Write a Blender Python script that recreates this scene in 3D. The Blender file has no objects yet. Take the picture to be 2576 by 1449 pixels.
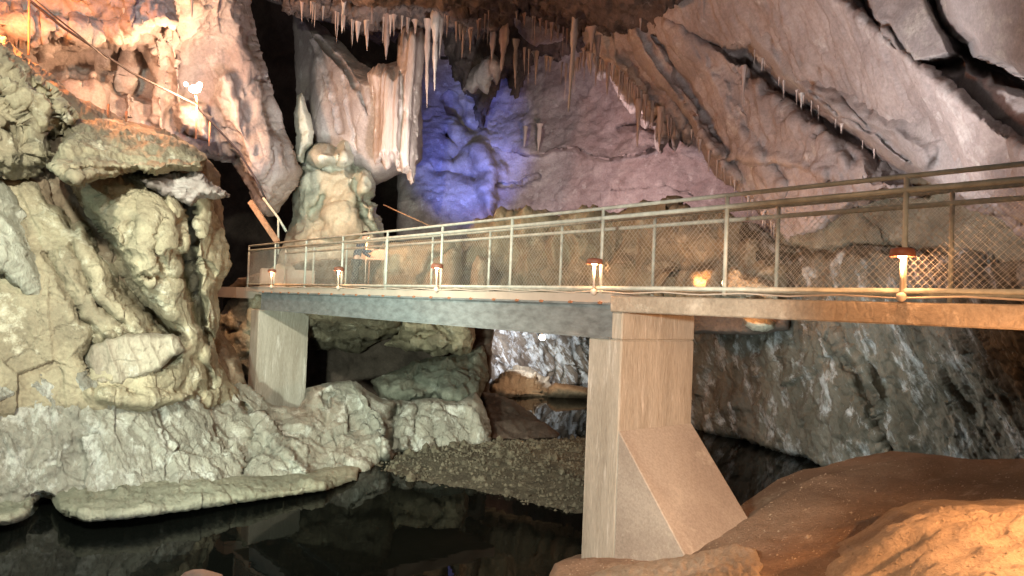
import bpy, math, random
import numpy as np
from mathutils import Vector, Matrix

# ------------------------------------------------------------------ camera, world, exposure
W, H, F = 2576.0, 1449.0, 1860.0
PITCH, ROLL = math.radians(1.3), math.radians(2.3)
CAM = np.array([0.0, 0.0, 3.5])
_fw = np.array([0, math.cos(PITCH), math.sin(PITCH)])
_u0 = np.array([0, -math.sin(PITCH), math.cos(PITCH)])
_x0 = np.array([1.0, 0, 0])
CR = math.cos(ROLL) * _x0 + math.sin(ROLL) * _u0
CU = -math.sin(ROLL) * _x0 + math.cos(ROLL) * _u0
sc = bpy.context.scene
COL = sc.collection
cam = bpy.data.cameras.new("camera")
cam.sensor_width = 36.0
cam.lens = F / W * 36.0
cam.clip_start = 0.05
cam.clip_end = 500
camo = bpy.data.objects.new("camera", cam)
camo.matrix_world = Matrix(((CR[0], CU[0], -_fw[0], CAM[0]), (CR[1], CU[1], -_fw[1], CAM[1]),
                            (CR[2], CU[2], -_fw[2], CAM[2]), (0, 0, 0, 1)))
COL.objects.link(camo)
sc.camera = camo
wd = bpy.data.worlds.new("World")
sc.world = wd
wd.use_nodes = True
wd.node_tree.nodes["Background"].inputs[0].default_value = (0.62, 0.52, 0.50, 1)
wd.node_tree.nodes["Background"].inputs[1].default_value = 0.06
sc.view_settings.view_transform = 'Standard'
sc.view_settings.look = 'None'
sc.view_settings.exposure = 0.6
sc.view_settings.gamma = 1.0
sc.cycles.use_denoising = True
sc.cycles.max_bounces = 5
sc.cycles.sample_clamp_indirect = 4.0


def P(x, y, Z):
    """world point seen at picture place x, y (2576 wide) at distance Z along the view axis"""
    return CAM + Z * (_fw + CR * ((x - W / 2) / F) + CU * ((H / 2 - y) / F))


def V(x, y, Z):
    return Vector(P(x, y, Z))


def ground(x, y, z=0.0):
    r = P(x, y, 1.0) - CAM
    return CAM + r * ((z - CAM[2]) / r[2])


# ------------------------------------------------------------------ cave lighting (unseen floods of the show cave, plus added fills)
def light(name, loc, power, col, radius=0.15, target=None, cone=None, blend=0.6):
    t = 'SPOT' if cone else 'POINT'
    l = bpy.data.lights.new(name, t)
    l.energy = power
    l.color = col
    l.shadow_soft_size = radius
    if cone:
        l.spot_size = math.radians(cone)
        l.spot_blend = blend
    o = bpy.data.objects.new(name, l)
    o.location = loc
    if target is not None:
        o.rotation_euler = (Vector(target) - Vector(loc)).to_track_quat('-Z', 'Y').to_euler()
    COL.objects.link(o)
    return o


OR = (1.0, 0.42, 0.16)
GRN = (1.0, 0.99, 0.80)
PNK = (1.0, 0.93, 0.93)
light('flood_light', (-3.8, 2.2, 7.6), 5200, GRN, 0.2, P(300, 800, 13), 90)
light('flood_light', (-2.4, 5.0, 9.0), 900, (1.0, .97, .84), 0.2, P(230, 330, 13), 55)  # added fill that brightens the upper left boulders
light('flood_light', (-9.5, 5.5, 6.5), 500, (0.72, 1.0, 0.88), 0.2, P(60, 750, 11), 80)
light('flood_light', (-3.5, 8.6, 1.0), 160, (0.8, 0.95, 1.0), 0.2, P(150, 1150, 11), 100)
light('flood_light', (2.6, 10.6, 5.2), 680, PNK, 0.2, P(2150, 130, 13), 125)
light('flood_light', P(2300, 520, 8.5), 45, PNK, 0.2, P(2450, 200, 9.5), 150)
light('flood_light', P(1060, 560, 19.5), 1500, PNK, 0.3, P(960, 230, 24), 60)
light('flood_light', P(1120, 590, 23.5), 6000, (0.17, 0.24, 1.0), 0.3, P(1190, 395, 34), 36, .9)
light('flood_light', (-3.4, 3.5, 2.7), 4600, (.88, 1, .82), 0.2, P(860, 830, 16), 50, .9)
light('flood_light', (-1.0, 2.2, 3.6), 22, (1, .9, .8), 0.1)  # added point light, only brightens the small stone near the camera
light('flood_light', P(1400, 400, 23.5), 900, (1.0, 0.74, 0.74), 0.3, P(1600, 430, 29), 110)  # added fill for the back wall, hung in mid-air
light('flood_light', P(960, 700, 18), 420, (.8, 1, .84), 0.3, P(850, 500, 23), 60)
light('flood_light', P(690, 430, 17.5), 320, (0.9, 0.8, 1.0), 0.3, P(620, 250, 22), 70)
light('flood_light', P(380, -90, 15.5), 50, (.7, .45, 1.0), 0.2)
light('flood_light', P(-60, 30, 14), 1200, (1.0, 0.29, 0.07), 0.3)
light('flood_light', (4.7, 4.4, 3.4), 620, OR, 0.08, (2.2, 6.4, 1.0), 125)
light('flood_light', (1.2, 3.2, 5.0), 260, (1.0, .60, .34), 0.2, (3.2, 7.6, .9), 90)  # added warm fill that lightens the mud bank
light('flood_light', (-1.2, 2.0, 3.9), 2000, (1.0, 0.94, 0.80), 0.15, P(1520, 980, 10), 46)
light('flood_light', P(1320, 850, 29), 480, (0.85, 0.92, 1.0), 0.2, P(1400, 900, 33), 120)
light('flood_light', P(1850, 980, 14.5), 320, (0.8, 0.95, 1.0), 0.2, P(2150, 950, 17), 130)

# ------------------------------------------------------------------ numpy noise
rng = np.random.RandomState(7)
_perm = rng.permutation(256).astype(np.int32)
_perm = np.concatenate([_perm, _perm])
_g = rng.normal(size=(256, 3))
_g /= np.linalg.norm(_g, axis=1)[:, None]


def perlin(p):
    pi = np.floor(p).astype(np.int64)
    f = p - pi
    u = f * f * f * (f * (f * 6 - 15) + 10)
    pi &= 255
    out = 0
    for i in (0, 1):
        wx = u[:, 0] if i else 1 - u[:, 0]
        a = _perm[(pi[:, 0] + i) & 255]
        for j in (0, 1):
            wy = u[:, 1] if j else 1 - u[:, 1]
            b = _perm[(a + pi[:, 1] + j) & 255]
            for k in (0, 1):
                wz = u[:, 2] if k else 1 - u[:, 2]
                g = _g[_perm[(b + pi[:, 2] + k) & 255]]
                d = g[:, 0] * (f[:, 0] - i) + g[:, 1] * (f[:, 1] - j) + g[:, 2] * (f[:, 2] - k)
                out = out + wx * wy * wz * d
    return out * 1.6


def facet(p):
    """broken-rock noise: every random cell is a small tilted plane"""
    p = p + 0.25 * np.stack([perlin(p * 1.3 + 31), perlin(p * 1.3 + 47), perlin(p * 1.3 + 61)], -1)
    pi = np.floor(p).astype(np.int64)
    best = np.full(len(p), 9.0)
    out = np.zeros(len(p))
    for i in (-1, 0, 1):
        for j in (-1, 0, 1):
            for k in (-1, 0, 1):
                c = pi + (i, j, k)
                h = _perm[_perm[_perm[c[:, 0] & 255] + (c[:, 1] & 255)] + (c[:, 2] & 255)]
                q = c + 0.5 + 0.42 * _g[h]
                d = p - q
                r = (d ** 2).sum(1)
                v = (d * _g[(h * 7 + 11) & 255]).sum(1) * 1.1 + (h / 255.0 - 0.5) * 0.9
                m = r < best
                best = np.where(m, r, best)
                out = np.where(m, v, out)
    return out


def fbm(p, octv=4, kind='fbm', gain=0.5):
    a, s, t = 1.0, 0, 0
    for o in range(octv):
        n = facet(p + o * 17.3) if kind == 'facet' else perlin(p + o * 17.3)
        if kind == 'ridge':
            n = 1 - 2 * np.abs(n)
        elif kind == 'bill':
            n = 2 * np.abs(n) - 0.5
        s = s + a * n
        t += a
        a *= gain
        p = p * 2.07
    return s / t


def tps(ctrl, X, Y):
    c = np.array(ctrl, float)
    n = len(c)
    if n == 1:
        return np.full(X.shape, c[0, 2])
    sx = 1000.0
    a = c[:, :2] / sx

    def k(r2):
        return 0.5 * r2 * np.log(r2 + 1e-9)
    if n < 4:
        A = np.c_[np.ones(n), a][:, :n]
        w = np.linalg.lstsq(A, c[:, 2], rcond=None)[0]
        B = np.stack([np.ones(X.shape), X / sx, Y / sx], -1)[..., :n]
        return B @ w
    K = k(((a[:, None] - a[None]) ** 2).sum(-1)) + np.eye(n) * 0.01
    Pm = np.c_[np.ones(n), a]
    A = np.block([[K, Pm], [Pm.T, np.zeros((3, 3))]])
    w = np.linalg.solve(A, np.r_[c[:, 2], 0, 0, 0])
    out = w[n] + w[n + 1] * X / sx + w[n + 2] * Y / sx
    for i in range(n):
        out = out + w[i] * k((X / sx - a[i, 0]) ** 2 + (Y / sx - a[i, 1]) ** 2)
    return out


def seg_dist(X, Y, pts, closed=False):
    d2 = np.full(X.shape, 1e18)
    side = np.zeros(X.shape)
    n = len(pts)
    for i in range(n if closed else n - 1):
        ax, ay = pts[i][:2]
        bx, by = pts[(i + 1) % n][:2]
        vx, vy = bx - ax, by - ay
        t = np.clip(((X - ax) * vx + (Y - ay) * vy) / (vx * vx + vy * vy + 1e-9), 0, 1)
        q = (X - ax - t * vx) ** 2 + (Y - ay - t * vy) ** 2
        m = q < d2
        d2 = np.where(m, q, d2)
        if not closed:
            side = np.where(m, np.sign((X - ax) * vy - (Y - ay) * vx), side)
    return np.sqrt(d2), side


def inside(X, Y, pts):
    r = np.zeros(X.shape, bool)
    n = len(pts)
    for i in range(n):
        ax, ay = pts[i]
        bx, by = pts[(i + 1) % n]
        if ay == by:
            continue
        c = ((ay > Y) != (by > Y)) & (X < (bx - ax) * (Y - ay) / (by - ay) + ax)
        r ^= c
    return r


def tagit(o, label=None, cat=None, group=None, kind=None):
    if label:
        o['label'] = label
    if cat:
        o['category'] = cat
    if group:
        o['group'] = group
    if kind:
        o['kind'] = kind
    return o


def np_mesh(name, verts, quads, mat, smooth=True, tris=None):
    me = bpy.data.meshes.new(name)
    nv = len(verts)
    fl = [np.asarray(quads, np.int32).reshape(-1, 4)] if quads is not None else []
    nq = len(fl[0]) if fl else 0
    nt = len(tris) if tris is not None else 0
    me.vertices.add(nv)
    me.vertices.foreach_set('co', np.asarray(verts, np.float32).ravel())
    idx = np.concatenate([f.ravel() for f in fl] + ([np.asarray(tris, np.int32).ravel()] if nt else []))
    me.loops.add(len(idx))
    me.loops.foreach_set('vertex_index', idx)
    me.polygons.add(nq + nt)
    tot = np.r_[np.full(nq, 4), np.full(nt, 3)].astype(np.int32)
    me.polygons.foreach_set('loop_start', np.r_[0, np.cumsum(tot)[:-1]].astype(np.int32))
    me.polygons.foreach_set('loop_total', tot)
    me.polygons.foreach_set('use_smooth', np.full(nq + nt, smooth))
    me.update(calc_edges=True)
    me.materials.append(mat)
    return me


def link(name, me, parent=None, loc=None):
    o = bpy.data.objects.new(name, me)
    COL.objects.link(o)
    if parent is not None:
        o.parent = parent
    if loc is not None:
        o.location = loc
    return o


def rot_to(dirv):
    """matrix whose last row is the grain direction, for noise stretched along that direction"""
    z = np.array(dirv, float)
    z /= np.linalg.norm(z)
    a = np.array([0, 1, 0]) if abs(z[1]) < 0.8 else np.array([1, 0, 0])
    x = np.cross(a, z)
    x /= np.linalg.norm(x)
    return np.array([x, np.cross(z, x), z])


def rock(name, poly, ctrl, mat, edge=(40, 1.0), en=(8, 40, 40), noise=(), feats=(), step=4.0, thick=1.5, seed=0,
         label=None, cat=None, group=None, kind=None):
    """A rock body: its outline stands at the distances ctrl; the face bulges toward the viewer, the rim rolls
    back and a skirt of the given thickness closes it behind."""
    px = np.array(poly, float)
    x0, y0 = px.min(0) - 3 * step
    x1, y1 = px.max(0) + 3 * step
    nx, ny = int((x1 - x0) / step) + 2, int((y1 - y0) / step) + 2
    X, Y = np.meshgrid(x0 + np.arange(nx) * step, y0 + np.arange(ny) * step)
    d, _ = seg_dist(X, Y, poly, True)
    d = np.where(inside(X, Y, poly), d, -d)
    if en[0]:
        q = np.stack([X.ravel() / en[1], Y.ravel() / en[2], np.full(X.size, seed * 3.7 + 0.5)], -1)
        d = d + en[0] * fbm(q, 4, gain=0.6).reshape(X.shape)
    ins = d > 0
    cell = ins[:-1, :-1] | ins[1:, :-1] | ins[:-1, 1:] | ins[1:, 1:]
    gy, gx = np.gradient(d, step)
    gl = np.maximum(np.hypot(gx, gy), 0.35)
    mv = np.where(d < 0, np.minimum(-d / gl, 1.5 * step), 0)
    XX, YY = X + gx / gl * mv, Y + gy / gl * mv
    dd = np.maximum(d, 0)
    Z = tps(ctrl, XX, YY)
    t = np.clip(dd / edge[0], 0, 1)
    Z = Z + edge[1] * (1 - t) ** 2
    for ft in feats:
        typ, pts, wdt, amp = ft[:4]
        q = np.stack([XX.ravel() / 45, YY.ravel() / 45, np.full(X.size, 9.1)], -1)
        jit = 1.0 + 0.6 * perlin(q).reshape(X.shape)
        ds, side = seg_dist(XX + 6 * perlin(q * 1.9 + 5).reshape(X.shape), YY + 6 * perlin(q * 1.9 + 40).reshape(X.shape), pts)
        if typ == 'line':      # positive amp cuts a crack, negative raises a rib
            Z = Z + amp * np.exp(-(ds / (wdt * jit)) ** 2)
        elif typ == 'step':    # lip: full height at the line, fading away on its right-hand side
            s = np.where(side > 0, np.exp(-(ds / (wdt))), np.exp(-(ds / 5.0) ** 2))
            Z = Z + amp * s
        elif typ == 'blob':
            r = np.hypot((XX - pts[0][0]) / wdt, (YY - pts[0][1]) / (ft[4] if len(ft) > 4 else wdt))
            Z = Z + amp * np.clip(1 - r ** 2, 0, 1) ** 0.7
    co = CAM + Z[..., None] * (_fw + CR * ((XX - W / 2) / F)[..., None] + CU * ((H / 2 - YY) / F)[..., None])
    du = np.gradient(co, axis=1)
    dv = np.gradient(co, axis=0)
    nrm = np.cross(du, dv)
    nrm /= np.linalg.norm(nrm, axis=-1, keepdims=True) + 1e-9
    nrm = np.where((nrm * (co - CAM)).sum(-1, keepdims=True) > 0, -nrm, nrm)
    for _ in range(3):
        nrm[1:-1, 1:-1] = (nrm[1:-1, 1:-1] * 2 + nrm[:-2, 1:-1] + nrm[2:, 1:-1] + nrm[1:-1, :-2] + nrm[1:-1, 2:]) / 6
    nrm /= np.linalg.norm(nrm, axis=-1, keepdims=True) + 1e-9
    disp = np.zeros(X.size)
    flat = co.reshape(-1, 3)
    for nz in noise:
        kd, fr, amp, octv = nz[:4]
        R = rot_to(nz[4]) if len(nz) > 4 else np.eye(3)
        q = (flat @ R.T) * np.array(fr) + seed * 5.31
        if kd != 'fbm' or len(nz) > 5:
            q = q + 0.35 * np.stack([perlin(q * 0.6 + 3), perlin(q * 0.6 + 13), perlin(q * 0.6 + 23)], -1)
        disp += amp * fbm(q, octv, kd)
    if mat.name.startswith('limestone') and step < 8 and mat.name[10:] not in ('slab', 'curtain', 'pinkish', 'back'):
        disp += (0.02 if seed == 45 else 0.045) * fbm(flat * 3.3 + seed, 3, 'facet')
    co = co + nrm * (disp.reshape(X.shape) * (0.3 + 0.7 * np.clip(dd / 16, 0, 1)))[..., None]
    idx = np.arange(nx * ny).reshape(ny, nx)
    q = np.stack([idx[:-1, :-1], idx[1:, :-1], idx[1:, 1:], idx[:-1, 1:]], -1)[cell]
    used = np.unique(q)
    remap = np.full(nx * ny, -1)
    remap[used] = np.arange(len(used))
    q = remap[q]
    verts = co.reshape(-1, 3)[used]
    # skirt
    e = np.concatenate([q[:, [0, 1]], q[:, [1, 2]], q[:, [2, 3]], q[:, [3, 0]]])
    key = np.sort(e, 1)
    _, inv, cnt = np.unique(key[:, 0].astype(np.int64) * len(used) + key[:, 1], return_inverse=True, return_counts=True)
    be = e[cnt[inv] == 1]
    bv = np.unique(be)
    m2 = np.full(len(used), -1)
    cen = verts.mean(0)
    layers = []
    prev = np.arange(len(used))
    base = len(used)
    quads = [q]
    for kf, sh in ((0.35, 0.0), (1.0, 0.12)):
        r = verts[bv] - CAM
        r /= np.linalg.norm(r, axis=1)[:, None]
        nvv = verts[bv] + r * thick * kf
        nvv = nvv + (cen - nvv) * sh * np.array([1, 0, 1])
        layers.append(nvv)
        m2 = np.full(len(used), -1)
        m2[bv] = base + np.arange(len(bv))
        quads.append(np.stack([prev[be[:, 1]], prev[be[:, 0]], m2[be[:, 0]], m2[be[:, 1]]], -1))
        prev = m2
        base += len(bv)
    verts = np.concatenate([verts] + layers)
    org = np.array([verts[:, 0].mean(), verts[:, 1].mean(), verts[:, 2].min()])
    me = np_mesh(name, verts - org, np.concatenate(quads), mat)
    return tagit(link(name, me, None, org), label, cat, group, kind)


# ------------------------------------------------------------------ materials
def newmat(name):
    m = bpy.data.materials.new(name)
    m.use_nodes = True
    nt = m.node_tree
    b = nt.nodes['Principled BSDF']
    return m, nt, b


def nd(nt, t, **kw):
    n = nt.nodes.new(t)
    for k, v in kw.items():
        setattr(n, k, v)
    return n


def mat_rock(name, c1, c2, c3=None, scale=1.0, bump=0.5, rough=0.85, grain=(1, 1, 1), rot=(0, 0, 0), c3amt=0.5, spec=0.3,
             cracks=0.3, fine=14):
    m, nt, b = newmat(name)
    L = nt.links.new
    geo = nd(nt, 'ShaderNodeNewGeometry')
    mp = nd(nt, 'ShaderNodeMapping')
    mp.inputs['Rotation'].default_value = [math.radians(a) for a in rot]
    mp2 = nd(nt, 'ShaderNodeMapping')
    mp2.inputs['Scale'].default_value = grain
    L(geo.outputs['Position'], mp.inputs[0])
    L(mp.outputs[0], mp2.inputs[0])
    n1 = nd(nt, 'ShaderNodeTexNoise')
    n1.inputs['Scale'].default_value = 0.9 * scale
    n1.inputs['Detail'].default_value = 8
    n1.inputs['Roughness'].default_value = 0.65
    n1.inputs['Distortion'].default_value = 0.4
    L(mp2.outputs[0], n1.inputs['Vector'])
    r1 = nd(nt, 'ShaderNodeValToRGB')
    r1.color_ramp.elements[0].position = 0.38
    r1.color_ramp.elements[1].position = 0.62
    r1.color_ramp.elements[0].color = (*c1, 1)
    r1.color_ramp.elements[1].color = (*c2, 1)
    L(n1.outputs['Fac'], r1.inputs[0])
    col = r1.outputs[0]
    if c3:
        n3 = nd(nt, 'ShaderNodeTexNoise')
        n3.inputs['Scale'].default_value = 1.7 * scale
        n3.inputs['Detail'].default_value = 10
        n3.inputs['Roughness'].default_value = 0.72
        L(mp2.outputs[0], n3.inputs['Vector'])
        r3 = nd(nt, 'ShaderNodeMapRange')
        r3.inputs[1].default_value = 0.66 - 0.3 * c3amt
        r3.inputs[2].default_value = 0.76 - 0.3 * c3amt
        L(n3.outputs['Fac'], r3.inputs[0])
        mx = nd(nt, 'ShaderNodeMixRGB')
        mx.inputs[2].default_value = (*c3, 1)
        L(r3.outputs[0], mx.inputs[0])
        L(col, mx.inputs[1])
        col = mx.outputs[0]
    nf = nd(nt, 'ShaderNodeTexNoise')
    nf.inputs['Scale'].default_value = fine
    nf.inputs['Detail'].default_value = 6
    nf.inputs['Roughness'].default_value = 0.7
    L(mp2.outputs[0], nf.inputs['Vector'])
    mg = nd(nt, 'ShaderNodeMapRange')
    mg.inputs[1].default_value = 0.25
    mg.inputs[2].default_value = 0.75
    mg.inputs[3].default_value = 0.72
    mg.inputs[4].default_value = 1.18
    L(nf.outputs['Fac'], mg.inputs[0])
    mm = nd(nt, 'ShaderNodeVectorMath', operation='SCALE')
    L(col, mm.inputs[0])
    L(mg.outputs[0], mm.inputs['Scale'])
    L(mm.outputs[0], b.inputs['Base Color'])
    b.inputs['Roughness'].default_value = rough
    b.inputs['Specular IOR Level'].default_value = spec
    vo = nd(nt, 'ShaderNodeTexVoronoi', feature='DISTANCE_TO_EDGE')
    vo.inputs['Scale'].default_value = 1.6 * scale
    wp = nd(nt, 'ShaderNodeMixRGB')
    wp.inputs[0].default_value = 0.35
    L(mp2.outputs[0], wp.inputs[1])
    L(n1.outputs['Color'], wp.inputs[2])
    L(wp.outputs[0], vo.inputs['Vector'])
    vr = nd(nt, 'ShaderNodeMapRange')
    vr.inputs[1].default_value = 0.0
    vr.inputs[2].default_value = 0.05
    L(vo.outputs['Distance'], vr.inputs[0])
    b1 = nd(nt, 'ShaderNodeBump')
    b1.inputs['Strength'].default_value = cracks
    b1.inputs['Distance'].default_value = 0.05
    L(vr.outputs[0], b1.inputs['Height'])
    b2 = nd(nt, 'ShaderNodeBump')
    b2.inputs['Strength'].default_value = bump
    b2.inputs['Distance'].default_value = 0.07
    L(n1.outputs['Fac'], b2.inputs['Height'])
    L(b1.outputs[0], b2.inputs['Normal'])
    b3 = nd(nt, 'ShaderNodeBump')
    b3.inputs['Strength'].default_value = bump
    b3.inputs['Distance'].default_value = 0.05
    L(nf.outputs['Fac'], b3.inputs['Height'])
    L(b2.outputs[0], b3.inputs['Normal'])
    L(b3.outputs[0], b.inputs['Normal'])
    return m


def mat_simple(name, col, rough=0.6, metal=0.0, var=0.15, scale=6.0, bump=0.2, col2=None, stretch=(1, 1, 1), spec=0.4):
    m, nt, b = newmat(name)
    L = nt.links.new
    geo = nd(nt, 'ShaderNodeNewGeometry')
    mp = nd(nt, 'ShaderNodeMapping')
    mp.inputs['Scale'].default_value = stretch
    L(geo.outputs['Position'], mp.inputs[0])
    n = nd(nt, 'ShaderNodeTexNoise')
    n.inputs['Scale'].default_value = scale
    n.inputs['Detail'].default_value = 8
    n.inputs['Roughness'].default_value = 0.65
    L(mp.outputs[0], n.inputs['Vector'])
    r = nd(nt, 'ShaderNodeValToRGB')
    r.color_ramp.elements[0].position = 0.35
    r.color_ramp.elements[1].position = 0.65
    c2 = col2 or tuple(min(1, c * (1 + var)) for c in col)
    r.color_ramp.elements[0].color = (*(tuple(c * (1 - var) for c in col)), 1)
    r.color_ramp.elements[1].color = (*c2, 1)
    L(n.outputs['Fac'], r.inputs[0])
    L(r.outputs[0], b.inputs['Base Color'])
    b.inputs['Roughness'].default_value = rough
    b.inputs['Metallic'].default_value = metal
    b.inputs['Specular IOR Level'].default_value = spec
    bp = nd(nt, 'ShaderNodeBump')
    bp.inputs['Strength'].default_value = bump
    bp.inputs['Distance'].default_value = 0.02
    L(n.outputs['Fac'], bp.inputs['Height'])
    L(bp.outputs[0], b.inputs['Normal'])
    return m


def mat_emit(name, col, s):
    m, nt, b = newmat(name)
    b.inputs['Base Color'].default_value = (0.8, 0.8, 0.8, 1)
    b.inputs['Emission Color'].default_value = (*col, 1)
    b.inputs['Emission Strength'].default_value = s
    return m


M_tan = mat_rock('limestone_tan', (0.27, 0.235, 0.165), (0.45, 0.40, 0.28), (0.62, 0.59, 0.46), c3amt=0.35, bump=0.8, cracks=.5)
M_tanflute = mat_rock('limestone_fluted', (0.27, 0.23, 0.18), (0.40, 0.36, 0.28), (0.5, 0.48, 0.42), c3amt=0.3, bump=0.6, grain=(1.6, 1.6, 0.7))
M_wet = mat_rock('limestone_lower', (0.25, 0.24, 0.20), (0.38, 0.37, 0.31), (0.56, 0.57, 0.52), c3amt=0.45, bump=0.9, cracks=0.6,
                 grain=(1.6, 1.6, 0.9), rough=0.6, spec=0.5)
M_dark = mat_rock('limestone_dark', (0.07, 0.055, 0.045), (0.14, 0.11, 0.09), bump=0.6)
M_fill = mat_rock('limestone_crevice', (0.10, 0.075, 0.055), (0.2, 0.15, 0.11), bump=0.7)
M_olive = mat_rock('limestone_olive', (0.13, 0.12, 0.085), (0.22, 0.205, 0.15), (0.36, 0.35, 0.29), c3amt=0.25, bump=0.7)  # weaker light below the slab seam put into a darker colour
M_ledge = mat_rock('limestone_ledge', (0.20, 0.20, 0.15), (0.30, 0.29, 0.22), (0.38, 0.37, 0.30), c3amt=0.3, bump=0.8, scale=1.5)
M_rib = mat_rock('limestone_rib', (0.32, 0.32, 0.26), (0.46, 0.46, 0.38), (0.60, 0.61, 0.53), c3amt=0.4, bump=.8, grain=(1.8, 1.8, .6), cracks=.3)
M_brown = mat_rock('limestone_brown', (0.19, 0.145, 0.10), (0.31, 0.25, 0.18), (0.38, 0.34, 0.26), c3amt=0.3, bump=0.7)
M_ceil = mat_rock('limestone_ceiling', (0.07, 0.055, 0.05), (0.16, 0.125, 0.11), (0.26, 0.22, 0.2), c3amt=0.25, bump=0.8, grain=(2, 2, .8))  # dark tone stands in for the weak light on the ceiling
M_pink = mat_rock('limestone_pinkish', (0.28, 0.245, 0.235), (0.41, 0.365, 0.345), (0.50, 0.48, 0.46), c3amt=0.35, bump=0.45, scale=0.7)
M_slab = mat_rock('limestone_slab', (0.27, 0.25, 0.245), (0.37, 0.345, 0.335), (0.44, 0.425, 0.39), c3amt=0.35, bump=0.5, scale=0.5, cracks=0.1, fine=20)
M_curt = mat_rock('limestone_curtain', (0.36, 0.29, 0.26), (0.46, 0.39, 0.35), (0.56, 0.52, 0.50), c3amt=0.3, bump=0.5, grain=(4, 2, 0.2), cracks=0)
M_back = mat_rock('limestone_back', (0.30, 0.24, 0.24), (0.46, 0.40, 0.40), (0.54, 0.50, 0.50), c3amt=0.3, bump=0.9, scale=1.2)
M_flow = mat_rock('flowstone_pale', (0.40, 0.41, 0.34), (0.50, 0.51, 0.43), (0.60, 0.62, 0.55), c3amt=0.3, bump=0.35, rough=0.5, cracks=0.05)
M_wall = mat_rock('limestone_streaked', (0.085, 0.078, 0.055), (0.18, 0.165, 0.125), (0.42, 0.44, 0.42), c3amt=0.43, bump=0.9, scale=.7,
                  grain=(2.0, 2.0, 0.5), rot=(0, 32, 0), rough=0.55, cracks=0.5)
M_white = mat_rock('calcite_white', (0.12, 0.09, 0.07), (0.30, 0.25, 0.20), (0.72, 0.74, 0.76), c3amt=0.62, bump=0.8, grain=(1.8, 1.8, 0.5), rot=(0, 35, 0))
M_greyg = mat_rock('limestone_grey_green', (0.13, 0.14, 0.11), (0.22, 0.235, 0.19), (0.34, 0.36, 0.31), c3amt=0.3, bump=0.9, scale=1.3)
M_mud = mat_rock('cave_mud', (0.24, 0.175, 0.125), (0.37, 0.28, 0.205), (0.46, 0.38, 0.29), c3amt=0.3, bump=0.8, fine=26, cracks=0.0, scale=0.8)
M_mudl = mat_rock('cave_mud_pale', (0.38, 0.32, 0.24), (0.54, 0.47, 0.37), bump=0.8, fine=26, cracks=0.0, scale=1.0)
M_conc = mat_simple('concrete', (0.40, 0.37, 0.31), 0.85, var=0.18, scale=3.0, bump=0.3, stretch=(2.5, 2.5, 0.6))
M_pier = mat_rock('concrete_board_marked', (0.38, 0.35, 0.29), (0.50, 0.47, 0.40), (0.62, 0.60, 0.54), c3amt=0.35, scale=1.6, bump=0.35, grain=(2.6, 2.6, .35), cracks=0, fine=22)
M_pier2 = mat_rock('concrete_beam_face', (0.33, 0.29, 0.23), (0.46, 0.41, 0.33), (0.54, 0.50, 0.42), c3amt=0.35, scale=1.8, bump=0.35, cracks=.2, fine=20)
M_butt = mat_rock('concrete_rendered', (0.36, 0.31, 0.26), (0.45, 0.40, 0.34), (0.50, 0.45, 0.38), c3amt=0.3, scale=.9, bump=0.15, cracks=0, fine=30)
M_concs = mat_simple('concrete_smooth', (0.44, 0.38, 0.32), 0.8, var=0.08, scale=2.0, bump=0.1)
M_steel = mat_simple('painted_girder', (0.185, 0.21, 0.215), 0.55, var=0.28, scale=4.0, bump=0.3, stretch=(1, 1, 2.5))
M_rail = mat_simple('rail_paint', (0.46, 0.50, 0.45), 0.5, var=0.2, scale=8.0)
M_wire = mat_simple('galvanised_wire', (0.60, 0.60, 0.55), 0.45, 0.2, var=0.15, scale=8.0)
M_rust = mat_simple('rust', (0.28, 0.13, 0.07), 0.8, var=0.3, scale=12.0)
M_red = mat_simple('lamp_shade_paint', (0.22, 0.09, 0.06), 0.5, var=0.2, scale=12.0)
M_wood = mat_simple('weathered_wood', (0.32, 0.22, 0.15), 0.8, var=0.3, scale=8.0)
M_cable = mat_simple('black_cable', (0.05, 0.04, 0.04), 0.6, var=0.2)
M_pipe = mat_simple('conduit', (0.5, 0.46, 0.40), 0.5, var=0.12)
M_bulb = mat_emit('bulb_glow', (1.0, 0.55, 0.25), 26)
M_bulbw = mat_emit('bulb_glow_white', (1.0, 0.78, 0.55), 60)

# ------------------------------------------------------------------ setting: distant cave shell
G = 'structure'
rock('cave_shell', [(-900, -900), (3500, -900), (3500, 1300), (-900, 1300)], [(0, 0, 42), (2576, 0, 34), (0, 1300, 40), (2576, 1300, 34)],
     M_dark, (60, 0), (0, 1, 1), [('fbm', (.2, .2, .2), 2.0, 4)], step=16, kind=G)

# upper left wall
rock('cave_wall', [(-260, -200), (650, -200), (628, -20), (648, 110), (672, 210), (700, 300), (725, 370), (748, 430), (722, 500), (690, 545), (655, 540), (620, 470), (585, 410), (500, 400), (300, 420), (-260, 420)],
     [(0, 0, 17), (300, 100, 20), (480, 250, 21.5), (640, 300, 22), (0, 300, 17), (250, 300, 20), (700, 500, 23), (330, 20, 17.5), (600, 20, 21)],
     M_pink, (50, 1.6), (10, 40, 40),
     [('fbm', (.35, .35, .22), 0.7, 3), ('facet', (.8, .8, .2), 0.30, 4), ('fbm', (2.2, 2.2, .9), 0.09, 4)],
     [('line', [(120, 170), (240, 130), (330, 150), (360, 200)], 45, 1.4), ('line', [(430, 60), (455, 300)], 12, -.5), ('line', [(330, 40), (322, 300)], 8, -.4),
      ('line', [(395, 120), (405, 330)], 16, -.4), ('line', [(560, 200), (640, 420)], 30, -.7), ('line', [(640, 90), (660, 200), (690, 330)], 14, .6),
      ('line', [(0, 60), (120, 70), (260, 90), (420, 40)], 25, -1.2)], kind=G)
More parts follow.
